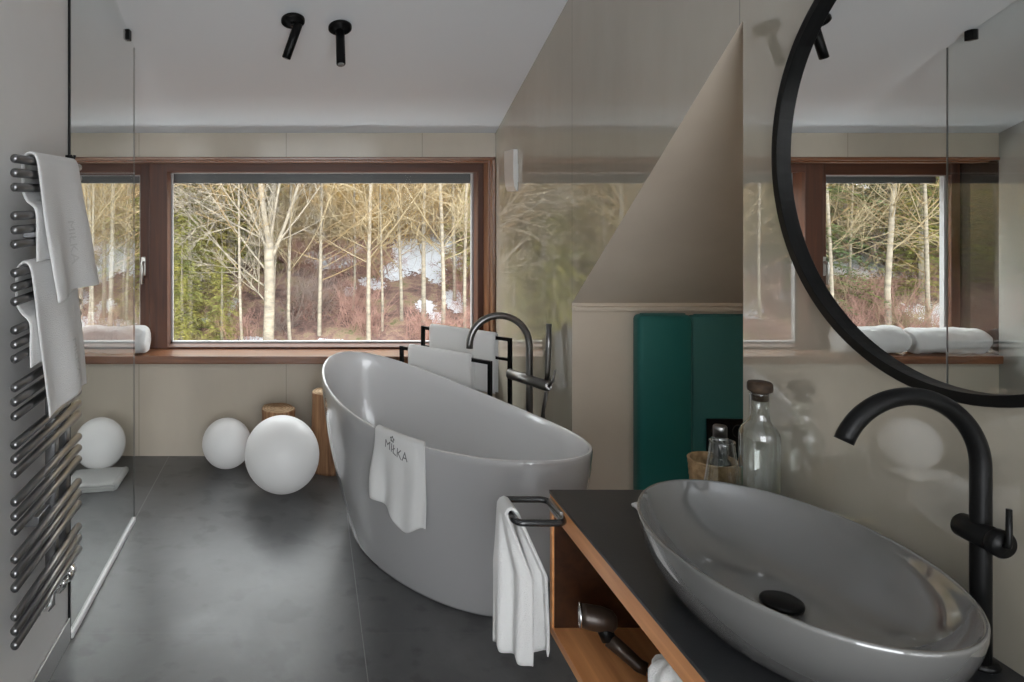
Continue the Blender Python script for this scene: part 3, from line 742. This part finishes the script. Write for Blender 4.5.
# towel ring on the cabinet front
tr=thing('towel_ring','dark rectangular towel holder fixed to the far front corner of the cabinet','towel holder',(CX,1.885,.785))
def rrect(x0,x1,y0,y1,z,r,n=6):
    P=[]
    for cx,cy,a0 in ((x1-r,y1-r,0),(x0+r,y1-r,PI/2),(x0+r,y0+r,PI),(x1-r,y0+r,1.5*PI)):
        for i in range(n+1): a=a0+PI/2*i/n; P.append(Vector((cx+r*math.cos(a),cy+r*math.sin(a),z)))
    return P
part('loop',tube(B(),rrect(.525,CX-.004,1.812,1.955,.787,.022),.0085,12,closed=True),M['blackgloss'],tr,True)
part('mounting_plate',box(B(),CX-.009,CX-.0002,1.84,1.93,.772,.802,bev=.002),M['steel'],tr)
def ring_towel(u,v):
    s=(u-.5)*2; side=1 if s>0 else -1; L=.405 if s>0 else .39
    d=max(0,abs(s)*L-.02); q=min(1,abs(s)*L/.02); g=min(1,d*6); g2=min(1,d*3)
    x=.525-side*.014*q; y=1.848+.075*v; h=.797+.010*math.cos(q*PI/2)-d
    if side>0:   # leaf on the room side
        x+= -.012*g + .072*(1-v)*g - .010*d; y+= -.022*(1-v)*g + .012*v*g
    else:        # leaf inside the holder
        x+= .012*g + .068*(1-v)*g + .008*d; y+= .004*g
    f=.010*math.sin(v*13+side*1.3+d*2)*g2+.007*nz(v*4,d*5,side*3)*g2
    return Vector((x+f,y+f*.9,h))
t=solo('hand_towel',sheet(ring_towel,70,36,.009),M['towel'],'white hand towel hanging from the holder on the vanity cabinet','towel',True,None,(.525,1.885,.797))

# things on the open shelf
hd=thing('hair_dryer','bronze and black hair dryer lying on the open cabinet shelf','hair dryer',(.75,1.76,.457))
c0=Vector((.683,1.80,.562)); c1=Vector((.80,1.765,.556))
dd=(c1-c0).normalized()
bm=B(); tube(bm,[c0,c0+dd*.015,c0+dd*.05,c0+dd*.075,c0+dd*.085],[.027,.029,.030,.025,.013],24); part('barrel',bm,M['silverplastic'],hd,True)
e1=dd.cross(Vector((0,0,1))).normalized()
bm=B(); tube(bm,[c0+e1*(.028*math.cos(a))+Vector((0,0,.028*math.sin(a))) for a in [2*PI*i/28 for i in range(28)]],.0035,8,closed=True); part('front_ring',bm,M['chrome'],hd,True)
bm=B(); tube(bm,[c0+dd*.05+Vector((0,-.005,-.01)),c0+dd*.062+Vector((0,-.015,-.04))],[.019,.018],18); part('neck',bm,M['black'],hd,True)
bm=B(); tube(bm,[c0+dd*.062+Vector((0,-.015,-.038)),Vector((.765,1.755,.505)),Vector((.80,1.735,.478)),Vector((.815,1.725,.475))],[.018,.0175,.016,.015],18); part('handle',bm,M['silverplastic'],hd,True)
bm=B(); tube(bm,[Vector((.812,1.727,.474)),Vector((.845,1.70,.466)),Vector((.88,1.62,.461)),Vector((.93,1.60,.461)),Vector((.98,1.68,.461))],.004,8); part('cord',bm,M['black'],hd,True)
def bundle():
    bm=B(); cx,cy=.722,1.40; seg2=72; rings=[]
    H=.25
    for i in range(25):
        f=i/24
        r=0.05*(1-.0*f) if f<.86 else 0.05*math.cos((f-.86)/.14*1.35)
        rings.append([bm.verts.new((cx+(r*(1+.07*math.sin(9*a+2*math.sin(f*3)))+.003*nz(a*3,f*5))*math.cos(a),cy+(r*1.05*(1+.07*math.sin(9*a+2*math.sin(f*3))))*math.sin(a),.457+H*(f if f<.86 else .86+.14*math.sin((f-.86)/.14*1.4)))) for a in [2*PI*k/seg2 for k in range(seg2)]])
    for a_,b_ in zip(rings,rings[1:]):
        for k in range(seg2): bm.faces.new((a_[k],a_[(k+1)%seg2],b_[(k+1)%seg2],b_[k]))
    bm.faces.new(rings[0][::-1]); bm.faces.new(rings[-1]); return bm
solo('rolled_towel',bundle(),M['towel'],'white gathered towel standing on the open cabinet shelf','towel',True,None,(.722,1.40,.457))

# ------------------------------------------------------------------ vessel basin
BC=Vector((.892,1.3475)); BA,BBx=.3225,.2245; BT=math.atan2(.998,-.06)
def bs(t,ka,kb,h):
    u=BA*ka*math.cos(t); v=BBx*kb*math.sin(t)
    return Vector((BC.x+u*math.cos(BT)-v*math.sin(BT),BC.y+u*math.sin(BT)+v*math.cos(BT),h))
bn=thing('vessel_basin','grey glazed oval vessel basin on the black worktop','basin',(BC.x,BC.y,CT))
bm=B(); rings=[]; HR=.95
rings.append(ringv(lambda t:bs(t,.66,.66,CT+.0005)) if False else [bm.verts.new(bs(2*PI*i/seg,.70,.68,CT+.0005)) for i in range(seg)])
for s in (.01,.04,.1,.2,.32,.46,.6,.75,.9,.97,1.0):
    e=1-(1-s)**1.9
    k1=.735+(1-.735)*(.04+.96*e); k2=.715+(1-.715)*(.04+.96*e)
    rings.append([bm.verts.new(bs(2*PI*i/seg,k1,k2,CT+(HR-CT)*s)) for i in range(seg)])
for k1,k2,h in ((.995,.993,HR+.0035),(.983,.978,HR+.004),(.975,.966,HR),):
    rings.append([bm.verts.new(bs(2*PI*i/seg,k1,k2,h)) for i in range(seg)])
for q in (.08,.18,.3,.42,.54,.66,.77,.87,.95,1.0):
    k=.975-.70*q**1.5; k2=.966-.69*q**1.5; h=HR-(HR-.838)*math.sin(q*PI/2)**1.05
    rings.append([bm.verts.new(bs(2*PI*i/seg,k,k2,h)) for i in range(seg)])
rings.append([bm.verts.new(bs(2*PI*i/seg,.12,.16,.836)) for i in range(seg)])
for a_,b_ in zip(rings,rings[1:]):
    for k in range(seg): bm.faces.new((a_[k],a_[(k+1)%seg],b_[(k+1)%seg],b_[k]))
bm.faces.new(rings[0][::-1]); bm.faces.new(rings[-1])
part('bowl',bm,M['basin'],bn,True)
dc=Vector((.889,1.348,.8365))
dr=part('drain_cap',lathe(B(),[(0,.016),(.032,.016),(.0355,.0135),(.0365,.010),(.0355,.007),(.027,.006),(0,.006)],dc,48),M['black'],bn,True,label='black drain cap')
part('drain_stem',cyl(B(),dc,dc+Vector((0,0,.008)),.022,24),M['blackgloss'],dr,True)

# ------------------------------------------------------------------ basin tap
P0=Vector((1.134,1.212,CT)); r0=.1195; hc=1.150
tp=thing('basin_tap','tall matte black gooseneck basin tap beside the mirror','tap',P0)
part('base_ring',cyl(B(),P0+Vector((0,0,.0005)),P0+Vector((0,0,.008)),.026,32,.002),M['black'],tp,True)
pts=[P0+Vector((0,0,.006)),P0+Vector((0,0,.15)),Vector((P0.x,P0.y,hc-.02))]+arc((P0.x-r0,P0.y,hc),r0,0,PI*.88,(1,0,0),30)
part('riser_spout',tube(B(),pts,.0148,24),M['black'],tp,True)
a=Vector((P0.x-.004,P0.y+.032,1.040)); b=Vector((P0.x-.004,P0.y-.030,1.040))
mb=part('mixer_body',cyl(B(),a,b,.0205,32,.002),M['black'],tp,True)
part('end_knob',cyl(B(),b+Vector((0,-.0005,0)),b+Vector((0,-.016,0)),.0225,32,.002),M['black'],mb,True)
lv=part('lever',tube(B(),[b+Vector((.0,-.016,.0)),b+Vector((.0,-.022,.002)),b+Vector((.0,-.023,.008)),b+Vector((.0,-.023,.062))],[.005,.005,.0048,.0042],12),M['black'],tp,True)

# ------------------------------------------------------------------ bottle, tumbler and dark bottle on the worktop
bo=thing('glass_bottle','clear glass bottle with a dark cork stopper beside the basin','bottle',(1.126,1.79,CT))
c=(1.126,1.79,CT+.0005)
out=[(0,0),(.040,0),(.0455,.006),(.0465,.03),(.0465,.192),(.0455,.205),(.0395,.218),(.030,.228),(.0240,.238),(.0225,.25),(.0225,.297),(.0245,.30),(.0245,.306)]
inn_=[(.0195,.306),(.0195,.25),(.0215,.236),(.0275,.225),(.0365,.215),(.0425,.203),(.0435,.19),(.0435,.012),(0,.009)]
part('glass_body',lathe(B(),out+inn_,c,48),M['bottle'],bo,True)
part('cork_stopper',lathe(B(),[(0,.285),(.0185,.285),(.0188,.305),(.0275,.309),(.0285,.315),(.0280,.326),(.0255,.330),(0,.331)],c,40),M['cork'],bo,True)
tm=thing('glass_carafe','small conical clear glass carafe on the worktop beside the tall bottle','carafe',(1.016,1.762,CT))
c=(1.016,1.762,CT+.0005)
part('glass_body',lathe(B(),[(0,0),(.047,0),(.051,.004),(.048,.03),(.027,.186),(.0285,.193),(.0245,.193),(.0235,.186),(.044,.03),(.046,.010),(0,.007)],c,40),M['bottle'],tm,True)
bk=thing('straw_basket','small round straw basket on the worktop behind the conical carafe','basket',(1.058,1.878,CT))
wv=lambda a:1+.012*math.sin(30*a)
prof=[(0,0),(.046,0),(.050,.004)]+[(.050+.008*(i/12)+.0012*(i%2),.006+.096*i/12) for i in range(13)]+[(.0575,.106),(.054,.106)]+[(.046+.007*(1-i/6),.100-.09*i/6) for i in range(7)]+[(0,.009)]
part('woven_body',lathe(B(),prof,(1.058,1.878,CT+.0003),60,wob=wv),M['wicker'],bk,True)
part('rim_binding',tube(B(),[(1.058+.0565*math.cos(a),1.878+.0565*math.sin(a),CT+.105) for a in [2*PI*i/40 for i in range(40)]],.0035,8,closed=True),M['wicker'],bk,True)
db=thing('dark_bottle','small smoked glass bottle with a ribbed neck standing in the straw basket','bottle',(1.074,1.872,CT+.01))
c=(1.074,1.872,CT+.0100)
rib=[(.018+.0012*(i%2),.105+.0045*i) for i in range(12)]
part('glass_body',lathe(B(),[(0,0),(.026,0),(.028,.005),(.028,.078),(.025,.095),(.019,.102)]+rib+[(.014,.160),(0,.160)],c,36),M['darkglass'],db,True)
part('cap',lathe(B(),[(0,.160),(.0165,.160),(.0165,.184),(.0145,.187),(0,.187)],c,32),M['gun'],db,True)
def sachet():
    def fn(u,v): 
        return Vector((.824+.065*u,1.775+.055*v,CT+.010+.010*math.sin(PI*u)*math.sin(PI*v)+.006*nz(u*5,v*5)))
    return sheet(fn,18,16,.009)
solo('soap_sachet',sachet(),M['towel2'],'small white wrapped soap on the worktop behind the basin rim','soap',True,None,(.85,1.82,CT))

# ------------------------------------------------------------------ hillside outside
rnd=random.Random(5)
def terr(x,y): 
    return -3+.45*(y-10)+.5*nz(x*.15,y*.15,3)+.16*nz(x*.6,y*.6,8)+.05*nz(x*2.1,y*2.1,1)-.0*x
def ground_mat():
    m,t,N,L=nt('hillside ground')
    o=N.new('ShaderNodeOutputMaterial'); p=N.new('ShaderNodeBsdfPrincipled'); L.new(p.outputs[0],o.inputs[0]); p.inputs['Roughness'].default_value=.95
    at=N.new('ShaderNodeVertexColor'); at.layer_name='Snow'
    tc=N.new('ShaderNodeTexCoord')
    def noi(s,d=8): n=N.new('ShaderNodeTexNoise'); n.inputs['Scale'].default_value=s; n.inputs['Detail'].default_value=d; n.inputs['Roughness'].default_value=.7; L.new(tc.outputs['Object'],n.inputs[0]); return n
    a=noi(2.2); r=ramp(N,[(.36,(.06,.038,.032)),(.47,(.15,.085,.07)),(.56,(.22,.15,.10)),(.66,(.10,.105,.04))]); L.new(a.outputs[0],r.inputs[0])
    b=noi(14); sn=N.new('ShaderNodeMath'); sn.operation='ADD'; L.new(b.outputs[0],sn.inputs[0]); L.new(at.outputs[0],sn.inputs[1])
    r2=ramp(N,[(.98,(0,0,0)),(1.0,(1,1,1))]); 
    mr=N.new('ShaderNodeMath'); mr.operation='GREATER_THAN'; mr.inputs[1].default_value=1.0; L.new(sn.outputs[0],mr.inputs[0])
    mx=N.new('ShaderNodeMixRGB'); L.new(mr.outputs[0],mx.inputs[0]); L.new(r.outputs[0],mx.inputs[1]); mx.inputs[2].default_value=(.5,.51,.54,1); L.new(mx.outputs[0],p.inputs['Base Color'])
    bp=N.new('ShaderNodeBump'); bp.inputs['Strength'].default_value=.8; bp.inputs['Distance'].default_value=.08; L.new(b.outputs[0],bp.inputs['Height']); L.new(bp.outputs[0],p.inputs['Normal'])
    return m
SN=[]   # snow patches: centre x, y, half sizes, strength
def gpt(X,Y):
    d=9.1/(.45+(Y-200)/F)
    for _ in range(12):
        h=terr((X-307)/F*d,d); want=1.6-(Y-200)/F*d; d+= (want-h)/(.45+(Y-200)/F)*.8
    return (X-307)/F*d,d
for (X,Y,w,h_) in ((330,262,22,9),(352,248,14,7),(312,258,12,8),(345,262,14,7),(372,283,16,7),(392,272,16,10),(410,255,22,20),(430,262,16,26),(440,240,18,12),(425,305,12,9),(436,318,10,8),(350,292,8,4),(232,302,8,5),(228,312,6,4),(205,318,8,4),(262,343,30,4),(310,347,40,4),(455,300,14,14),(462,262,14,14),(90,262,26,18),(118,252,16,10),(60,300,40,16),(105,325,40,9),(30,258,30,20),(-10,300,30,20),(-60,270,60,14)):
    x,y=gpt(X,Y); x2,_=gpt(X+w,Y); _,ya=gpt(X,Y-h_); _,yb=gpt(X,Y+h_); SN.append((x,y,abs(x2-x),max(.25,abs(ya-yb)/2)))
for (x,y,w,h) in ((-10.6,17,1.6,.7),(-9.2,18,1.2,.8),(-12,18.5,1.5,1.0),(-8.2,15.6,1.2,.4),(-11.5,15.2,1.5,.5),(-14.5,16.5,1.6,1.0),(-15,15,1.8,.6),(-13,20.5,2,1)): SN.append((x,y,w,h))
def make_ground():
    bm=B(); x0,x1,y0,y1=-26,20,7.5,46; nx,ny=300,230
    g=[]
    ys=[y0+(y1-y0)*(j/ny)**1.45 for j in range(ny+1)]
    xs=[x0+(x1-x0)*i/nx for i in range(nx+1)]
    V=[[bm.verts.new((x,y,terr(x,y))) for y in ys] for x in xs]
    for i in range(nx):
        for j in range(ny): bm.faces.new((V[i][j],V[i+1][j],V[i+1][j+1],V[i][j+1]))
    me=bpy.data.meshes.new('ground'); bm.to_mesh(me); bm.free()
    ca=me.color_attributes.new('Snow','FLOAT_COLOR','POINT')
    for i,v in enumerate(me.vertices):
        s=0
        for (sx,sy,sw,sh) in SN:
            q=((v.co.x-sx)/sw)**2+((v.co.y-sy)/sh)**2
            s=max(s,1-q*.55)
        s=max(s,0)*.95+.25*max(0,nz(v.co.x*.35,v.co.y*.35,11))+.0
        ca.data[i].color=(s*.8,s*.8,s*.8,1)
    me.materials.append(ground_mat()); smooth(me)
    o=bpy.data.objects.new('hillside_ground',me); COL.objects.link(o); o['kind']='structure'; return o
make_ground()

M['trunk']=mat('pale birch bark',(.24,.205,.15),.8,nscale=6,ncol=(.13,.11,.085),nstretch=(1,1,3))
M['branch']=mat('golden branches',(.20,.135,.06),.85)
M['twig']=mat('straw twigs',(.21,.165,.095),.85)
M['twig2']=mat('rosy brown twigs',(.21,.115,.09),.85)
M['twig3']=mat('grey brown twigs',(.16,.12,.10),.85)
M['needle']=mat('yellow green needles',(.30,.26,.06),.8,nscale=1.2,ncol=(.11,.13,.035))
M['needle2']=mat('deep green needles',(.05,.08,.03),.8,nscale=1.2,ncol=(.11,.12,.03))
M['ochre']=mat('dry ochre leaves',(.42,.28,.08),.85,nscale=1.5,ncol=(.28,.17,.06))

def branchy(bm, p, d, L, r, depth, R_, curl=.25, kids=(3,5), seg=5, up=.05, mi=0):
    n=max(3,int(L/.35)+2) if depth>0 else 4
    pts=[Vector(p)]; rr=[r]; dd=Vector(d).normalized()
    for i in range(n):
        dd=(dd+Vector((R_.uniform(-1,1),R_.uniform(-1,1),R_.uniform(-1,1)))*curl*.35+Vector((0,0,up))).normalized()
        pts.append(pts[-1]+dd*L/n); rr.append(r*(1-.8*(i+1)/n)+.0015)
    nf=len(bm.faces)
    tube(bm,pts,rr,seg,caps=False)
    if mi:
        bm.faces.ensure_lookup_table()
        for q in range(nf,len(bm.faces)): bm.faces[q].material_index=mi
    if depth<=0: return
    for _ in range(R_.randint(*kids)):
        k=R_.randint(1,n-1); q=pts[k]; ax=(pts[k+1]-pts[k]).normalized()
        s=ax.orthogonal().normalized(); s.rotate(Matrix.Rotation(R_.uniform(0,2*PI),3,ax))
        nd=(ax*R_.uniform(.5,1.0)+s*R_.uniform(.6,1.0)).normalized()
        branchy(bm,q,nd,L*R_.uniform(.35,.6)*(1-.4*k/n),rr[k]*.6,depth-1,R_,curl*1.2,kids,max(3,seg-1),up,1 if mi else 0)
def bare_tree(seed,H,r,depth=3,fork=False):
    R_=random.Random(seed); bm=B()
    n=14; pts=[Vector((0,0,-.4))]; rr=[r*1.15]
    ln=R_.uniform(-.03,.03)
    for i in range(1,n+1):
        f=i/n; pts.append(Vector((ln*H*f+.06*math.sin(f*5+seed)*H*.1,.05*math.sin(f*4+seed*2),H*f))); rr.append(r*(1-.75*f))
    tube(bm,pts,rr,8,caps=False)
    for k in range(44):
        f=R_.uniform(.12,.97); i=int(f*n); q=pts[i].lerp(pts[min(i+1,n)],f*n-i); a=R_.uniform(0,2*PI)
        d=Vector((math.cos(a),math.sin(a),R_.uniform(.3,1.1)))
        branchy(bm,q,d,H*R_.uniform(.12,.28)*(1.2-f*.6),rr[i]*.28,depth-1,R_,.22,(4,7),4,.05,1)
    return bm
def forked_birch(seed):
    R_=random.Random(seed); bm=B()
    tube(bm,[(0,0,-.5),(.0,0,0),(.03,0,1.0),(.02,0,2.1)],[.12,.108,.10,.095],10,caps=False)
    for dx,L,r,z in ((-.10,5,.062,2.0),(.08,5.2,.066,2.0),(-.42,4.6,.034,1.9),(.50,4.6,.042,1.7),(-.28,4.4,.03,2.0),(.20,4,.03,2.0),(-.8,3.4,.022,1.5),(.9,3,.02,1.9),(-1.3,2.6,.017,1.2),(-.9,3.4,.018,.9),(-.6,3.6,.02,2.0)):
        branchy(bm,Vector((.02,0,z)),Vector((dx,R_.uniform(-.2,.2),1)),L,r,3,R_,.10,(7,10),6,.03,0)
    return bm
def shrub(seed,H=1.6,n=46,w=.5):
    R_=random.Random(seed); bm=B()
    for k in range(n):
        a=R_.uniform(0,2*PI); o=Vector((R_.uniform(-w,w),R_.uniform(-w,w),-.15))
        d=Vector((math.cos(a)*R_.uniform(.1,.9),math.sin(a)*R_.uniform(.1,.9),1))
        branchy(bm,o,d,H*R_.uniform(.5,1.1),.009,2,R_,.5,(3,5),3,.0)
    return bm
def fir(seed,H,dens=1.0,w=.26):
    R_=random.Random(seed); bm=B(); 
    tube(bm,[(0,0,-.4),(0,0,H*.5),(0,0,H)],[.12,.08,.01],7,caps=False)
    for f in bm.faces: f.material_index=1
    z=H*.04
    while z<H*.98:
        L=H*w*(1-z/H)**.8+.15
        for k in range(int(7*dens)):
            a=R_.uniform(0,2*PI); l=L*R_.uniform(.7,1.1); ux=Vector((math.cos(a),math.sin(a),0)); sd=Vector((-ux.y,ux.x,0))
            m_=max(5,int(l/.085))
            for i in range(1,m_+1):
                f=i/m_; p=Vector((0,0,z))+ux*(l*f)+Vector((0,0,-.35*l*f*f+.1*l*f))
                for s_ in (-1,1):
                    wd=(.10+.16*(1-f))*R_.uniform(.7,1.3); tilt=R_.uniform(-.35,.15)
                    e=p+sd*(s_*wd)+ux*wd*.6+Vector((0,0,tilt*wd)); 
                    nrm_=Vector((R_.uniform(-1,1),R_.uniform(-1,1),R_.uniform(-1,1)))*.02
                    vs=[bm.verts.new(p+nrm_),bm.verts.new(p.lerp(e,.5)+ux*.022),bm.verts.new(e),bm.verts.new(p.lerp(e,.5)-ux*.022-nrm_)]
                    bm.faces.new(vs)
        z+=H*.022+.02
    return bm
def proto(name,bm,mats,smoothed=False):
    me=bpy.data.meshes.new(name); bm.to_mesh(me); bm.free()
    for m in mats: me.materials.append(m)
    smooth(me,smoothed); return me
def plant(name,me,x,y,s,rz,label,cat,group,dz=0):
    o=bpy.data.objects.new(name,me); COL.objects.link(o); o.location=(x,y,terr(x,y)+dz); o.scale=(s,s,s); o.rotation_euler=(0,0,rz)
    return tag(o,label,cat,group)
# the big forked birch seen through the main pane
x,y=gpt(268,352); plant('birch_tree',proto('birch_tree',forked_birch(4),[M['trunk']],True),x,y,1,0,'thickest pale forked birch trunk in the main window pane','tree','bare birches on the hillside')
th=[proto('bare_tree',bare_tree(20+i,8.5,.034+.005*(i%3),3),[M['trunk'],(M['branch'],M['twig'])[i%2]],True) for i in range(4)]
for i,(X,Y,s) in enumerate(((243,350,.9),(291,345,1.0),(319,335,.95),(369,345,1.25),(382,330,.8),(402,320,.9),(424,322,1.1),(442,338,1.2),(352,310,.8),(275,330,.7),(110,335,1.2),(125,320,.8),(96,345,.9),(88,335,1.25),(60,330,1.0),(20,340,1.1),(-30,335,1.0),(200,300,.8),(455,300,.9),(465,330,1.1),(520,330,1.2),(560,330,1),(620,340,1.2),(-100,330,1.1),(-70,320,1.0),(-160,335,1.5),(-200,330,1.0),(-130,300,.9),(-240,330,1.1),(-290,335,1.2),(-350,330,1),(680,330,1.1),(740,335,1.2),(800,330,1),(590,300,.9),(860,330,1))):
    x,y=gpt(X,Y); plant('bare_tree',th[i%4],x,y,s,rnd.uniform(0,6),'thin bare young tree standing on the snowy hillside','tree','thin bare trees on the hillside')
sh=[proto('bare_shrub',shrub(50+i,1.7,40,.6),[(M['twig'],M['twig2'],M['twig3'],M['ochre'])[i]],False) for i in range(4)]
for i in range(280):
    X=rnd.uniform(-60,520) if i<170 else (rnd.uniform(-420,-40) if i<240 else rnd.uniform(520,900)) ; Y=rnd.uniform(205,350) if i%2 else rnd.uniform(190,245); x,y=gpt(X,Y)
    inside=any(((x-a)/c)**2+((y-b)/d)**2<.5 for a,b,c,d in SN[:19])
    if inside: continue
    red=(X>330 and Y>270); k=1 if red or (Y>260 and rnd.random()<.4) else (3 if Y<245 and rnd.random()<.55 else rnd.choice((0,0,2,2)))
    plant('bare_shrub',sh[k],x,y,rnd.uniform(.4,.75) if Y>260 else rnd.uniform(.8,1.5),rnd.uniform(0,6),('straw coloured','reddish brown','grey brown','ochre leaved')[k]+' bare shrub in the thicket outside the window','shrub',('straw','reddish','grey brown','ochre')[k]+' shrubs in the thicket outside')
fr=[proto('fir_tree',fir(70,6.5,1.1),[M['needle'],M['trunk']]),proto('fir_tree',fir(71,8.0,1.1,.22),[M['needle2'],M['trunk']])]
for i,(X,Y,s,k) in enumerate(((190,335,.55,0),(176,290,.8,0),(215,290,.6,0),(205,250,.8,1),(240,225,.9,1),(150,300,.8,0),(262,262,.55,0),(345,215,.8,1),(330,205,1.0,1),(375,215,.8,1),(120,215,1.0,1),(70,235,.9,1),(480,285,.6,0),(500,250,.8,0),(230,265,.7,0),(-20,250,1,1),(-80,300,.9,1),(10,215,1.1,1),(290,205,1,1),(410,200,1,0),(455,208,.9,0),(560,300,.9,0),(600,260,1,1),(-130,260,1.1,1),(160,215,1.0,0),(540,220,1,0),(182,345,.35,0),(222,345,.3,0),(-180,260,1,1),(-230,240,1.1,1),(-280,300,.8,0),(-330,280,1,1),(-200,300,.6,0),(-380,300,1,1),(-110,230,1.2,1),(660,280,.9,0),(720,260,1,1),(780,290,.8,0),(840,270,1,1))):
    x,y=gpt(X,Y); plant('fir_tree',fr[k],x,y,s,rnd.uniform(0,6),('yellow green fir tree on the slope outside the window','dark green fir tree higher on the slope outside')[k],'tree',('yellow green firs on the slope','dark green firs on the slope')[k])

# ------------------------------------------------------------------ light
wd=bpy.data.worlds.new('World'); sc.world=wd; wd.use_nodes=True
bg=wd.node_tree.nodes['Background']; bg.inputs[0].default_value=(.93,.965,1.0,1); bg.inputs[1].default_value=4.5
sun=bpy.data.lights.new('Sun','SUN'); sun.energy=6; sun.angle=.03; sun.color=(1,.82,.56)
so_=bpy.data.objects.new('sun',sun); COL.objects.link(so_); so_.rotation_euler=Vector((-.84,.0,-.5)).to_track_quat('-Z','Y').to_euler()
def portal(loc,dirv,sx,sy):
    l=bpy.data.lights.new('portal','AREA'); l.shape='RECTANGLE'; l.size=sx; l.size_y=sy; l.cycles.is_portal=True
    o=bpy.data.objects.new('daylight_portal',l); COL.objects.link(o); o.location=loc; o.rotation_euler=Vector(dirv).to_track_quat('-Z','Y').to_euler()
for (a,b,c,d) in FILL_SKY: portal(((a+b)/2,(c+d)/2,CF+.16),(0,0,-1),b-a,d-c)
portal(((FILL_NL[0]+FILL_NL[1])/2,(FILL_NL[2]+FILL_NL[3])/2,K+sl*(YK-(FILL_NL[2]+FILL_NL[3])/2)+.13),(0,-.6,-.8),.8,.9)
for (a,b,c,d) in FILL_RWS: portal(((a+b)/2,YR-.21,(c+d)/2),(0,1,0),b-a,d-c)

# ------------------------------------------------------------------ camera
cam=bpy.data.cameras.new('Camera'); co=bpy.data.objects.new('Camera',cam); COL.objects.link(co)
co.location=(0,0,1.6); co.rotation_euler=(PI/2,0,0)
cam.sensor_width=36; cam.lens=F/1024*36; cam.shift_x=(512-307)/1024; cam.shift_y=-(341-200)/1024; cam.clip_start=.02; cam.clip_end=200
sc.camera=co
vs_=sc.view_settings; vs_.view_transform='Standard'; vs_.look='None'; vs_.gamma=1; vs_.use_curve_mapping=False; vs_.exposure=0.85
sc.cycles.max_bounces=10; sc.cycles.diffuse_bounces=5; sc.cycles.glossy_bounces=6; sc.cycles.transparent_max_bounces=16; sc.cycles.transmission_bounces=12
sc.cycles.use_denoising=True; sc.cycles.caustics_reflective=False; sc.cycles.caustics_refractive=False
try: sc.cycles.denoiser='OPENIMAGEDENOISE'
except Exception: pass
